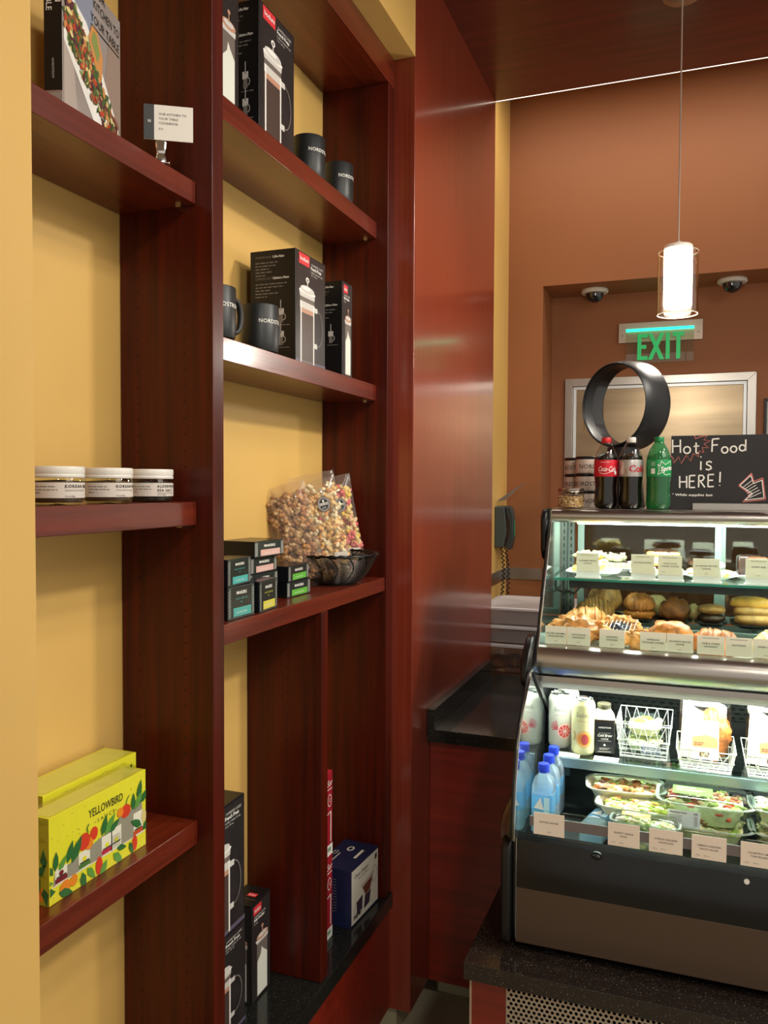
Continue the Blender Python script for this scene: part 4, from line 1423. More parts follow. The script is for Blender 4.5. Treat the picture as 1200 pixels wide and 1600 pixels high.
def knobbly(q, r, h, m, seed, k=9):
    q.blob((0, 0, h/2), (r, r, h/2), m, seed, .10, 3, 20, 8)
    R = random.Random(seed)
    for i in range(k*3):
        a = R.uniform(0, 2*PI); rr = r*math.sqrt(R.random())*.95
        q.blob((rr*math.cos(a), rr*math.sin(a), h*R.uniform(.55, .95)), (.009, .009, .007), m, seed+i, .2, 2, 8, 5)


COOKY = mat('cookie_yellow', '#e3c877', .55, var=.3, vscale=60)
Zs = 1.2189
PL = square_plate('white square plate of knobbly cookies, left on the glass shelf', -.288, 2.665, Zs, .165, .17)
for k in range(3):
    t = pastry('cookie', ['knobbly pale cookie, bottom of the stack behind the far left card', 'knobbly pale cookie in the middle of the left stack', 'knobbly pale cookie on top of the left stack'][k], 'cookie', (-.300+.012*(k % 2), 2.635, Zs+.0052+k*.0225), 'cookies', lambda q: knobbly(q, .052-.002*k, .022, COOKY, 3+k), 'biscuit')
t = square_plate('white square plate of crumbed bars at the back left of the glass shelf', -.232, 2.795, Zs, .13, .075)
for k in range(3):
    x, z = (-.262, -.205, -.235)[k], (0, 0, .027)[k]
    t = thing('crumb_bar', ['crumbed bar at the lower left behind the knobbly cookies', 'crumbed bar at the lower right behind the knobbly cookies', 'crumbed bar lying on two others'][k], 'pastry', (x, 2.795, Zs+.0052+z), (.1, -.08, .15)[k], 'crumbed bars')
    q = B(); q.blob((0, 0, .013), (.036, .024, .0135), CRUMB, k, .08, 3, 20, 8, 3.5); q.build('biscuit', t)
    q = B()
    for j in range(14):
        q.blob((rnd.uniform(-.03, .03), rnd.uniform(-.02, .02), .0265), (.006, .005, .003), CREAM if j % 2 else CHOC, j, .2, 2, 8, 4)
    q.build('topping', t)
t = square_plate('white plate of iced cookies, middle of the glass shelf', -.095, 2.70, Zs, .17, .14)
for k in range(4):
    t = thing('cookie', ['iced golden cookie at the bottom left of the middle plate', 'iced golden cookie at the bottom right of the middle plate', 'golden cookie leaning in the middle of the plate', 'dark chocolate cookie topping the middle plate'][k], 'cookie',
              ((-.135, -.06, -.11, -.082)[k], (2.68, 2.68, 2.70, 2.72)[k], Zs+.0052+(0, 0, .025, .050)[k]), 0, 'cookies')
    q = B(); q.blob((0, 0, .0125), (.040 if k < 2 else .052, .036, .0125), (DOUGH, CREAM, BAKED, BAKED)[k], k+20, .08, 2.5, 22, 8); q.build('biscuit', t)
    q = B(); q.blob((0, 0, .022), (.033 if k < 2 else .046, .030, .006), (CREAM, CREAM, CREAM, CHOC)[k], k+8, .12, 3, 20, 6); q.build('icing', t)
t = square_plate('white plate with a dark filled cookie, right of centre on the glass shelf', .055, 2.69, Zs, .16, .12)
for k in range(3):
    t = thing('cookie', ['dark round cookie behind the peanut butter card', 'white iced cookie leaning on the dark one', 'small pale crumbly cookie right of the peanut butter card'][k], 'cookie', ((.030, .062, .098)[k], (2.70, 2.67, 2.66)[k], Zs+.0052+(.028, .026, 0)[k]), 0, 'cookies')
    q = B(); q.blob((0, 0, .012), ((.042, .034, .024)[k], .034, .0125), (CHOC, CREAM, COOKY)[k], 40+k, .10, 3, 20, 8); q.build('biscuit', t)
    if k == 0:
        q = B(); q.blob((0, 0, -.014), (.044, .036, .012), DOUGH, 4, .1, 3, 20, 8); q.build('base_biscuit', t)
t = square_plate('white plate of chocolate bars at the right end of the glass shelf', .19, 2.73, Zs, .16, .12)
for k in range(2):
    t = thing('chocolate_bar_cake', ['dark chocolate slab at the right end of the glass shelf', 'brown cake slab leaning before the chocolate slab'][k], 'pastry', ((.168, .190)[k], (2.75, 2.715)[k], Zs+.0052), .1, 'cake slabs')
    q = B(); q.blob((0, 0, .032), (.036 if k == 0 else .03, .024, .034-.004*k), (CHOC, mat('cake_brown', '#5d3a22', .6, var=.3, vscale=60))[k], k, .03, 3, 20, 8, 6); q.build('cake', t)
t = pastry('cookie', 'small pale cookie before the chocolate slabs', 'cookie', (.212, 2.675, Zs+.0052), 'cookies', lambda q: knobbly(q, .026, .030, COOKY, 31, 4), 'biscuit')

# back row on dark trays
Zt = 1.0432
for k, (x, w) in enumerate(((-.272, .13), (-.150, .105), (-.045, .105), (.060, .095), (.185, .14))):
    square_plate(['dark tray under the stacked crusty rolls, far left back', 'dark tray under the braided pastry, back row', 'dark tray under the dark brown brioche, back row', 'dark tray under the small sandwich roll, back row', 'dark tray under the flatbreads, right end of the back row'][k], x, 2.735, Zt+.026, w, .14, 0, TRAYB, True)
    t = thing('tray_stand', ['clear stand under the far left tray', 'clear stand under the braided pastry tray', 'clear stand under the brioche tray', 'clear stand under the sandwich roll tray', 'clear stand under the flatbread tray'][k], 'stand', (x, 2.72, Zt), 0, 'clear tray stands')
    q = B(); q.lathe([(.030, 0), (.030, .002), (.008, .010), (.008, .018), (.032, .0245), (.032, .0262)], mat('stand_clear', '#b9cfcc', .1, trans=.7), 24); q.build('stand', t)
Zp = Zt+.0315
pastry('crusty_roll', 'greenish crusty roll lying lower on the far left tray', 'pastry', (-.288, 2.715, Zp), 'rolls in the back row', lambda q: croissant(q, (0, 0, 0), .125, .040, OLIVE, .2, 1, .2, 11, .95))
pastry('crusty_roll', 'crusty roll leaning upright behind the far left one', 'pastry', (-.262, 2.775, Zp+.012), 'rolls in the back row', lambda q: croissant(q, (0, 0, 0), .115, .046, OLIVE, -.3, 2, .3, 9, 1.25))
pastry('braided_pastry', 'orange braided pastry, lower of the two on its tray', 'pastry', (-.152, 2.735, Zp), 'rolls in the back row', lambda q: q.blob((0, 0, .017), (.050, .038, .018), mat('braid', '#bd7830', .5, var=.4, vscale=40), 5, .1, 4, 22, 10))
pastry('braided_pastry', 'orange braided pastry with sugar on top, upper on its tray', 'pastry', (-.152, 2.735, Zp+.030), 'rolls in the back row', lambda q: croissant(q, (0, 0, 0), .10, .036, BAKED2, 0, 5, .3, 8, .9))
pastry('pale_pastry', 'pale yellow pastry between the braid and the brioche', 'pastry', (-.098, 2.79, Zp), 'rolls in the back row', lambda q: q.blob((0, 0, .035), (.034, .028, .036), DOUGH, 8, .15, 3, 20, 10))
pastry('brioche', 'dark brown folded brioche in the middle of the back row', 'pastry', (-.045, 2.735, Zp), 'rolls in the back row', lambda q: q.blob((0, 0, .034), (.046, .038, .036), mat('brioche_brown', '#80491f', .5, var=.5, vscale=35, bump=.6, bscale=120), 9, .14, 3.5, 24, 12))
pastry('pale_pastry', 'pale crumbly pastry between the brioche and the sandwich roll', 'pastry', (.010, 2.775, Zp), 'rolls in the back row', lambda q: q.blob((0, 0, .025), (.022, .028, .026), DOUGH, 11, .15, 3, 20, 10))
for k in range(2):
    pastry('sandwich_roll', ['dark sandwich roll bottom, back row right of centre', 'greenish sandwich roll top, back row right of centre'][k], 'pastry', (.062, 2.735, Zp+.028*k), 'rolls in the back row', lambda q: q.blob((0, 0, .015), (.042, .034, .016), (mat('roll_dark', '#3c2716', .5, var=.3), OLIVE)[k], 12+k, .08, 3, 22, 10))
for k in range(3):
    pastry('flatbread', ['folded flatbread at the bottom of the right stack', 'folded flatbread in the middle of the right stack', 'golden folded flatbread topping the right stack'][k], 'bread', (.186-.006*k, 2.735+.01*k, Zp+.024*k), 'rolls in the back row', lambda q: q.blob((0, 0, .018), (.058, .040, .019), (OLIVE, OLIVE, mat('flatbread_gold', '#cf933f', .5, var=.3, vscale=30))[k], 16+k, .05, 2, 24, 10, 2.6))

# front row
Zf = 1.0345


def striped(q):
    croissant(q, (0, 0, 0), .13, .042, BAKED, .15, 21, .25, 7, .95)


t = pastry('chocolate_croissant', 'chocolate-striped croissant leaning on the apple fritter', 'pastry', (-.290, 2.50, Zf+.018), 'front pastries', striped)
q = B()
for k in range(10):
    x = -.036+.008*k
    g = math.sqrt(1-(x/.062)**2)
    q.tube([(x+.004*s-.008, .004-.044*g*math.cos(PI*(.12+.14*s)), .024+.040*g*math.sin(PI*(.12+.14*s))-.004*abs(x)/.036) for s in range(6)], .0018, CHOC, 5)
q.build('chocolate_stripes', t)
pastry('apple_fritter', 'lumpy glazed apple fritter at the front left', 'pastry', (-.312, 2.440, Zf), 'front pastries', lambda q: (q.blob((0, 0, .033), (.064, .040, .034), mat('fritter', '#bf8246', .3, var=.5, vscale=45, bump=.7, bscale=110), 23, .18, 4.5, 34, 18)))
t = thing('danish', 'ring danish with blueberry filling and icing', 'pastry', (-.190, 2.450, Zf+.022), .1, 'front pastries', rot=(math.radians(34), 0, .1))
q = B()
for k in range(11):
    a = 2*PI*k/11
    q.blob((.040*math.cos(a), .032*math.sin(a)+.01, .020), (.019, .017, .017), BAKED, 30+k, .16, 3, 14, 8)
q.build('crust', t)
q = B(); q.blob((0, .008, .024), (.028, .021, .013), mat('blueberry', '#2a2c3c', .25, var=.5, vscale=120), 4, .15, 6, 20, 8); q.build('filling', t)
q = B()
for k in range(8):
    q.tube([(-.040+.010*k+.003*s, -.018+.011*s, .0345-.0006*(s-2.5)**2) for s in range(6)], .0013, CREAM, 5)
q.build('icing', t)
pastry('danish', 'second golden danish lying to the right of the blueberry one', 'pastry', (-.122, 2.43, Zf), 'front pastries', lambda q: croissant(q, (0, 0, 0), .085, .030, BAKED, .9, 33, .3, 6, .9))
PAPER = mat('wax_paper', '#efe6c8', .5)
t = thing('wax_paper', 'crumpled cream wax paper under the pizza roll', 'paper', (-.062, 2.415, Zf), 0)
q = B()
N = 26; vs = []; fs = []
for j in range(9):
    for i in range(N+1):
        u, v = i/N, j/8
        vs.append(((u-.5)*.135, (v-.5)*.09, .002+.028*(abs(v-.5)*2)**2*(1 if v < .5 else 1.4)+.008*abs(noise.noise(Vector((u*7, v*3, 2))))*2))
for j in range(8):
    for i in range(N):
        a = j*(N+1)+i; fs.append((a, a+1, a+N+2, a+N+1))
q.add(vs, fs, PAPER); q.build('sheet', t, ang=180)
pastry('popper_roll', 'baked pepperoni roll with dark blisters in wax paper', 'pastry', (-.050, 2.425, Zf+.019), 'front pastries', lambda q: q.blob((0, 0, .026), (.052, .036, .027), mat('popper', '#c07a3c', .4, var=.6, vscale=55), 41, .10, 3, 26, 14))
pastry('ham_croissant', 'browned ham and cheese croissant right of the poppers', 'pastry', (.066, 2.440, Zf), 'front pastries', lambda q: croissant(q, (0, 0, 0), .122, .036, mat('crust_red', '#b8713a', .4, var=.55, vscale=32, bump=.5, bscale=120), -.08, 45, .15, 7, .95))
pastry('croissant', 'pale croissant partly out of view at the right', 'pastry', (.212, 2.445, Zf), 'front pastries', lambda q: croissant(q, (0, 0, 0), .11, .036, DOUGH, .3, 48, .3, 8, .95))
q = B()
t = thing('wax_paper', 'cream wax paper under the plain pastries at the right', 'paper', (.20, 2.40, Zf-.0), 0)
q.box(-.05, .05, -.04, .0, 0, .0012, PAPER); q.build('sheet', t)

for o in list(bpy.data.objects):
    if o.get('group') == 'front pastries':
        o.scale = (1.12, 1.12, 1.28)


# ------------------------------------------------------------------ lower tier
def can(label, loc, rz, body, kind):
    t = thing('drink_can', label, 'can', loc, rz, 'tall drink cans')
    R, H = .0332, .157
    q = B(); q.lathe([(0, .004), (.024, .002), (.027, 0), (.0315, .006), (R, .012), (R, H-.018), (.0318, H-.012), (.0275, H-.003), (.027, H)], mat('can_'+kind, body, .3), 40, cap=False); q.build('body', t)
    q = B(); q.lathe([(.0272, H-.001), (.0278, H+.001), (.0268, H+.002), (.0255, H-.003), (0, H-.0035)], CHROME, 32, cap=False)
    q.box(-.008, .004, -.005, .005, H-.003, H-.0018, CHROME); q.build('lid', t)
    q = B(); cf = Round(R, -PI/2)
    q.text(cf, 'Soulstice', 0, H*.70, .019, DSIL, 'c', .0003, shear=.25, fit=.042)
    q.quad(cf, -.016, .016, H*.625, H*.63, mat('can_red', '#b5524a', .4), .0004, 8)
    if kind == 'grapefruit':
        a1, a2, a3 = mat('fruit_red', '#d9544c', .35), WHITE, mat('fruit_rind', '#e9b29a', .35)
        pts = [(.012, H*.32)]
    else:
        a1, a2, a3 = mat('fruit_peach', '#e2a24c', .35), mat('fruit_cream', '#e9cf92', .35), mat('fruit_orange', '#dd8f3a', .35)
    u, v = (.013, H*.33) if kind == 'grapefruit' else (.004, H*.30)

    def dsc(r, m_, h, du=0, dv=0, e=1):
        N = 20
        vs = [cf(u+du, v+dv, h)]+[cf(u+du+r*math.cos(2*PI*i/N), v+dv+r*e*math.sin(2*PI*i/N), h) for i in range(N)]
        # two rings so the disc hugs the can
        vs += [cf(u+du+r*.5*math.cos(2*PI*i/N), v+dv+r*.5*e*math.sin(2*PI*i/N), h) for i in range(N)]
        fs = [(0, 1+N+i, 1+N+(i+1) % N) for i in range(N)]+[(1+N+i, 1+i, 1+(i+1) % N, 1+N+(i+1) % N) for i in range(N)]
        q.add(vs, fs, m_)
    dsc(.0235, a3, .0006); dsc(.0215, a2, .0009); dsc(.0190, a1, .0012)
    if kind == 'grapefruit':
        for k in range(9):
            a = 2*PI*k/9
            q.stroke(cf, [(u, v), (u+.010*math.cos(a), v+.010*math.sin(a)), (u+.019*math.cos(a), v+.019*math.sin(a))], .0013, WHITE, .0016)
        for k in range(6):
            a = 1.6+k*.45
            q.stroke(cf, [(u-.020+.002*math.cos(a), v+.004), (u-.024+.012*math.cos(a), v+.012+.012*math.sin(a)), (u-.026+.018*math.cos(a), v+.012+.018*math.sin(a))], .003, mat('fruit_pink', '#c8606a', .4), .0008)
    else:
        dsc(.0155, a3, .0015); dsc(.0098, mat('fruit_stone', '#b94a52', .4), .0019, .002, 0, 1.5)
        q2 = B(); q2.stroke(cf, [(-.026, v+.02), (-.022, v+.008), (-.026, v-.006)], .005, mat('fruit_ginger', '#b09a5a', .5), .0008); q2.build('ginger_print', t)
    q.build('printed_label', t)
    return t


ZG = .7278
can('tall white can with a grapefruit slice, nearest the end wall', (-.357, 2.445, ZG), math.radians(12), '#c9cbbb', 'grapefruit')
can('tall yellow can with a peach half beside the grapefruit can', (-.284, 2.405, ZG), math.radians(4), '#d8d7a2', 'peach')
can('tall can behind the grapefruit can, mostly hidden', (-.345, 2.53, ZG), math.radians(12), '#c9cbbb', 'grapefruit')

t = thing('cold_brew_bottle', 'square dark coffee bottle with a black lid beside the peach can', 'bottle', (-.228, 2.425, ZG), math.radians(10), None)
q = B(); q.lathe([(0, .003), (.9, .0), (1, .004), (1, .100), (.92, .112), (.52, .130), (.50, .133)], mat('brew_glass', '#211712', .12), 40, sq=(7, .030, .026)); q.build('bottle_body', t)
q = B(); q.lathe([(1, .102), (.94, .1125), (.55, .1300)], mat('brew_shoulder', '#c8c8a6', .3), 40, sq=(7, .0303, .0263), cap=False); q.build('shoulder_glaze', t, ang=60)
q = B(); q.lathe([(0, .131), (.0185, .131), (.0195, .133), (.0195, .142), (.0185, .1445), (0, .145)], mat('lid_olive', '#3c3a2b', .35), 32); q.build('lid', t)
q = B(); fr = Flat((-.028, -.0262, 0), (1, 0, 0), (0, 0, 1))
q.quad(fr, .002, .054, .006, .094, mat('label_black', '#171a20', .35), .0003)
q.text(fr, 'NORDSTROM', .028, .078, .0062, WHITE, 'c', .0006, bold=.02, fit=.034)
q.text(fr, 'Cold Brew', .028, .054, .0105, WHITE, 'c', .0006, bold=.03, fit=.040, shear=.2)
q.quad(fr, .012, .044, .064, .0645, WHITE, .0006); q.text(fr, 'COFFEE', .028, .045, .006, WHITE, 'c', .0006, bold=.02)
q.quad(fr, .010, .046, .041, .0417, WHITE, .0006)
q.disc(fr, .028, .030, .0032, .0032, WHITE, .0006, 12); q.lines(fr, .014, .020, [.028, .024], .0035, .0013, WHITE, .0006); q.quad(fr, .010, .046, .010, .0115, WHITE, .0006)
q.build('label', t)

WW = mat('wire_white', '#e6ebe2', .35)
WRP = glass('sandwich_film', '#f7f6ef', 1.2, .1, .04)


def wire_bin(label, x, y, z, w, d, h):
    t = thing('wire_bin', label, 'basket', (x, y, z), 0, 'white wire bins')
    q = B()
    for zz, s in ((h, 1.0), (h*.52, .93), (.002, .84)):
        q.tube([(-w/2*s, -d/2*s, zz), (w/2*s, -d/2*s, zz), (w/2*s, d/2*s, zz), (-w/2*s, d/2*s, zz)], .0017, WW, 6, True)
    q.build('hoops', t)
    q = B()
    n = 5
    for sy in (-1, 1):
        for i in range(n):
            for dr in (-1, 1):
                x0 = -w/2+w*(i+.5)/n; x1 = x0+dr*w/n
                x1 = max(-w/2, min(w/2, x1))
                q.tube([(x0, sy*d/2, h), ((x0*.93+x1*.93)/2, sy*d/2*.93, h*.52), (x1*.84, sy*d/2*.84, .002)], .0011, WW, 5)
    for sx in (-1, 1):
        for i in range(6):
            y0 = -d/2+d*(i+.5)/6
            q.tube([(sx*w/2, y0, h), (sx*w/2*.84, y0*.84, .002)], .0011, WW, 5)
    for i in range(7):
        y0 = (-d/2+d*(i+.5)/7)*.84
        q.tube([(-w/2*.84, y0, .002), (w/2*.84, y0, .002)], .0011, WW, 5)
    for zz, s in ((h*.13, .86), (h*.26, .88), (h*.39, .905)):
        q.tube([(-w/2*s, -d/2*s, zz), (w/2*s, -d/2*s, zz)], .0011, WW, 5)
    o = q.build('wires', t); o['kind'] = 'stuff'
    return t


wire_bin('white wire bin with salad packs, left of the two sandwich bins', -.118, 2.49, ZG+.0002, .150, .20, .100)
wire_bin('white wire bin holding the first wrapped croissant sandwich', .046, 2.425, ZG+.0002, .150, .17, .060)
wire_bin('white wire bin holding the wrapped sandwich at the right edge', .215, 2.425, ZG+.0002, .150, .17, .060)


def wrapped(label, x, y, z, rz=0, S=1.28):
    t = thing('wrapped_sandwich', label, 'sandwich', (x, y, z), 0, 'wrapped croissant sandwiches', rot=(math.radians(-12), 0, rz))
    q = B(); q.blob((.016, 0, .055), (.036, .022, .052), mat('sandwich_crust', '#a8642c', .45, var=.7, vscale=45), 7, .14, 4, 30, 18); q.build('croissant', t, ang=80)
    q = B()
    vs = []; fs = []
    N, M = 14, 12
    for s in (-1, 1):
        for j in range(M+1):
            for i in range(N+1):
                u, v = i/N*2-1, j/M
                th = .026*(1-abs(u)**3)*(1-max(0, v-.6)**1.2*1.6)*(min(1, v*5+.2))
                vs.append((u*.058*(1-.12*v), s*(th+.0008), v*.132+(.004*math.sin(u*6) if j == M else 0)))
    for s in range(2):
        k = s*(N+1)*(M+1)
        for j in range(M):
            for i in range(N):
                a = k+j*(N+1)+i
                fs.append((a, a+1, a+N+2, a+N+1))
    q.add(vs, fs, WRP); q.build('film', t, ang=180)
    q = B(); q.add([(-.054, -.0275, .004), (-.006, -.0295, .004), (-.006, -.029, .10), (-.046, -.024, .124)], [(0, 1, 2, 3)], mat('wrap_paper', '#c9c0a4', .5)); q.build('paper_side', t)
    q = B(); fr = Flat((-.030, -.0305, .002), (1, 0, 0), (0, 0, 1))
    q.quad(fr, 0, .055, 0, .024, mat('wrap_label', '#d6d2c6', .5), .0003)
    q.quad(fr, 0, .055, .024, .082, mat('wrap_label'), .0003)
    q.poly(fr, [(.002, .026), (.053, .026), (.053, .046), (.030, .052), (.002, .046)], mat('label_orange', '#d48a5c', .5), .0006)
    q.quad(fr, .002, .053, .052, .080, mat('label_peach', '#d9c4aa', .5), .0005)
    q.lines(fr, .006, .034, [.02, .016], .004, .0012, INK, .0009)
    q.quad(fr, .016, .036, .006, .015, mat('label_brown', '#5a4630', .5), .0006); q.text(fr, 'EAT', .026, .008, .007, EG, 'c', .0009, bold=.03)
    q.build('label', t)
    for ch in t.children:
        for v in ch.data.vertices: v.co *= S
    return t


wrapped('film-wrapped croissant sandwich with an orange label in the middle bin', .046, 2.43, ZG+.012, .05)
wrapped('film-wrapped croissant sandwich at the right edge of the lower shelf', .218, 2.43, ZG+.012, -.03)

LEAF1 = mat('lettuce', '#8fae4a', .5, var=.4, vscale=50); LEAF2 = mat('lettuce_pale', '#cdd8a0', .5, var=.2, vscale=50)
NOOD = mat('pasta_cream', '#e5d9a8', .5); CHK = mat('chicken_brown', '#9a5a30', .5, var=.4, vscale=60)
PET = glass('clear_tub', '#f1f7f2', 1.2, .03, .05)


def contents(q, w, d, z0, z1, ms, n, seed):
    R = random.Random(seed)
    q.lathe([(0, z0), (.80, z0), (.90, z0+(z1-z0)*.5), (.98, z1-.004), (.70, z1-.001), (0, z1)], ms[0], 36, sq=(4.5, w/2*.96, d/2*.96), cap=False)
    for i in range(n):
        a = R.uniform(0, 2*PI)
        side = i % 2
        f = R.uniform(.90, 1.0) if side else math.sqrt(R.random())*.95
        t = R.random()
        cx, cy = math.cos(a), math.sin(a)
        ex = (abs(cx)**4.5+abs(cy)**4.5)**(-1/4.5)
        k = (.82+.16*t) if side else 1
        x, y = cx*ex*f*k*w/2*.94, cy*ex*f*k*d/2*.94
        z = z0+.004+t*(z1-z0-.004) if side else z1+R.uniform(-.002, .004)
        q.blob((x, y, z), (R.uniform(.006, .014), R.uniform(.004, .010), R.uniform(.003, .007)), R.choice(ms), seed+i, .3, 2, 9, 5)


for k, (x, y, z, m_, s, lb) in enumerate(((-.118, 2.46, 0, [LEAF2, NOOD, CREAM], 2, 'clear pack of pale cheese and leaves in the left wire bin'), (-.118, 2.462, .046, [NOOD, LEAF2, LEAF1], 4, 'clear pack lying on another in the left wire bin'))):
    t = thing('snack_pack', lb, 'food pack', (x, y+.03, ZG+.006+z), 0, 'snack packs')
    q = B(); q.lathe([(0, 0), (.80, 0), (.86, .004), (.98, .038), (1.0, .040)], PET, 40, sq=(6, .056, .075), cap=False); q.build('tub', t)
    q = B(); contents(q, .095, .125, .004, .030, m_, 26, s); q.build('food', t, ang=70)['kind'] = 'stuff'
    q = B(); fr = Flat((-.056*.9, -.073, .006), (1, 0, 0), (0, 0, 1))
    if k == 0:
        q.quad(fr, .045, .095, 0, .024, mat('label_slate', '#6d7785', .5), .002); q.text(fr, 'Field Blend', .070, .014, .008, WHITE, 'c', .0024, shear=.3, fit=.042); q.lines(fr, .05, .006, [.03], .004, .0015, WHITE, .0024)
        q.build('label', t)


# water bottles
WAT = glass('water_body', '#dff3fb', 2.0, .04, .10, .26)
WATL = glass('water_label', '#9ad6f4', 1.4, .06, .08, .45)
CAPB = mat('cap_blue', '#1f3fd0', .35)


def water(label, loc, rot, name='water_bottle', body=WAT, lab=WATL, cap=CAPB, sc=1.0, grp='square water bottles'):
    t = thing(name, label, 'bottle', loc, 0, grp, rot=rot)
    q = B(); S = .0295*sc
    q.lathe([(0, .004*sc), (.85, 0), (1, .005*sc), (1, .050*sc), (.97, .052*sc), (1, .054*sc), (1, .108*sc), (.96, .110*sc), (1, .112*sc), (.98, .125*sc), (.80, .142*sc), (.48, .152*sc), (.42, .158*sc), (.42, .163*sc)], body, 36, sq=(5, S, S)); q.build('bottle_body', t)
    q = B(); q.lathe([(1, .056*sc), (1, .106*sc)], lab, 36, sq=(5, S*1.012, S*1.012), cap=False)
    fr = Flat((-S, -S*1.03, 0), (1, 0, 0), (0, 0, 1))
    q.poly(fr, [(S*.3, .07*sc), (S*.9, .10*sc), (S*1.2, .066*sc)], WHITE, .0004); q.quad(fr, S*1.2, S*1.7, .06*sc, .10*sc, mat('water_label_pale', '#bfe6f2', .3), .0003)
    q.build('label', t)
    q = B(); q.lathe([(0, .159*sc), (.0142*sc, .159*sc), (.0150*sc, .161*sc), (.0150*sc, .178*sc), (.0138*sc, .1815*sc), (0, .182*sc)], cap, 28); q.build('cap', t)
    return t


ZW = .5748
water('square blue water bottle at the front of the row by the end wall', (-.3600, 2.185, ZW), (0, 0, 0))
water('square blue water bottle second in the row by the end wall', (-.3590, 2.262, ZW), (0, 0, .03))
water('square blue water bottle at the back of the row by the end wall', (-.3575, 2.338, ZW), (0, 0, 0))
water('blue water bottle lying on its side on the floor of the case', (-.232, 2.125, ZW+.0305), (math.radians(-90), 0, math.radians(-14)))


# salad tubs
def tub(label, loc, rz, w, d, h, ms, seed, lab=None, lid=True, name='salad_tub', base='clear'):
    t = thing(name, label, 'food tub', loc, rz, 'salad and snack tubs')
    q = B()
    bm = PET if base == 'clear' else mat('fibre_tub', '#d8d4b2', .5)
    q.lathe([(0, .001), (.70, 0), (.76, .004), (.93, h-.004), (1.0, h-.002), (1.0, h)], bm, 44, sq=(4.5, w/2, d/2), cap=False)
    q.lathe([(1.0, h-.001), (1.045, h+.001), (1.045, h+.003), (.97, h+.003)], mat('rim_clear', '#c9d6cc', .15, trans=.5), 44, sq=(4.5, w/2, d/2), cap=False); q.build('tub', t)
    q = B(); contents(q, w*.84, d*.82, .003, h-.004, ms, 150, seed); o = q.build('food', t, ang=70); o['kind'] = 'stuff'
    if lid:
        q = B(); q.lathe([(1.015, h), (1.02, h+.003), (.93, h+.004), (.88, h+.014), (.80, h+.017), (0, h+.017)], PET, 44, sq=(4.5, w/2, d/2), cap=False); q.build('lid', t)
    if lab:
        q = B(); ft = Flat((-w/2, -d/2, h+.0175 if lid else h), (1, 0, 0), (0, 1, 0))
        q.quad(ft, w*.16, w*.58, d*.22, d*.62, mat('tub_label_'+lab, lab, .5), .0004)
        q.text(ft, 'NORDSTROM', w*.20, d*.53, .008, WHITE, 'l', .0008, bold=.02, fit=w*.2)
        q.lines(ft, w*.20, d*.44, [w*.3, w*.26], .008, .002, WHITE, .0008)
        q.build('label', t)
    return t


G = [LEAF2, LEAF1, LEAF1, NOOD, CHK, mat('tomato', '#c9502c', .4)]
H_ = [NOOD, LEAF2, CREAM, LEAF1]
tub('open snack tub with a brown label, rear left of the stack', (-.160, 2.335, ZW+.058), .12, .205, .13, .040, [mat('dip', '#c9bf94', .5), CHK, BAKED, NOOD, LEAF1], 3, '#9a6a4c', False, 'snack_tub', 'fibre')
tub('snack tub holding up the rear left one', (-.150, 2.335, ZW+.0002), .10, .18, .125, .050, H_, 4, None, False, 'snack_tub', 'fibre')
tub('clear snack tub with grapes and an olive label at the front', (-.122, 2.232, ZW+.044), -.05, .205, .095, .040, [NOOD, CREAM, LEAF1, mat('grape', '#a9c24a', .3), BAKED], 5, '#b09a5a', False, 'snack_tub', 'fibre')
tub('snack tub under the grape one at the front', (-.112, 2.235, ZW+.0002), 0, .175, .095, .042, H_, 6, None, False, 'snack_tub', 'fibre')
tub('clear couscous tub in front with an amber label', (-.098, 2.148, ZW+.040), -.04, .165, .062, .036, [LEAF2, NOOD, LEAF1, CREAM], 7, '#b8923f', True)
tub('couscous tub at the bottom front of the stack', (-.095, 2.142, ZW+.0002), 0, .16, .064, .036, H_, 8, None, False)
tub('large clear salad tub, lower of two in the middle', (.046, 2.270, ZW+.0002), .03, .225, .15, .055, H_, 9, None, False)
tub('large clear salad tub with a green label and chicken, upper of two', (.044, 2.270, ZW+.0565), .0, .232, .15, .058, G, 10, '#5a9a35', True)
tub('clear salad tub with a green label at the back under the shelf rail', (.012, 2.50, ZW+.0002), .05, .19, .14, .055, G, 11, None, False)
tub('clear salad tub on top of another at the back under the rail', (.012, 2.50, ZW+.0565), .05, .19, .14, .050, G, 12, '#5a9a35', False)
tub('clear tortellini tub at the right edge of view', (.245, 2.290, ZW+.0002), 0, .19, .15, .055, H_, 13, None, False)
tub('clear tortellini tub stacked on another at the right edge', (.245, 2.290, ZW+.0565), .0, .19, .15, .058, H_, 14, None, True)
# nutrition panel on the big tub
t = [o for o in bpy.data.objects if o.get('label', '').startswith('large clear salad tub with a green')][0]
q = B(); fr = Flat((-.090, -.0735, .004), (1, 0, 0), (0, -.19, 1))
q.quad(fr, 0, .078, .0, .046, mat('nutrition_white', '#e3eaec', .5), .0035)
q.text(fr, 'Nutrition Facts', .006, .037, .0075, INK, 'l', .0040, bold=.02, fit=.04)
q.text(fr, '320', .072, .037, .0065, INK, 'r', .0040, bold=.03)
for k in range(7):
    q.lines(fr, .006, .030-.004*k, [.030-.002*(k % 3)], .003, .0012, DSIL, .0040); q.quad(fr, .064, .072, .030-.004*k, .0314-.004*k, DSIL, .0040)
q.build('nutrition_label', t)

# ------------------------------------------------------------------ on top of the case
ZT = 1.4297


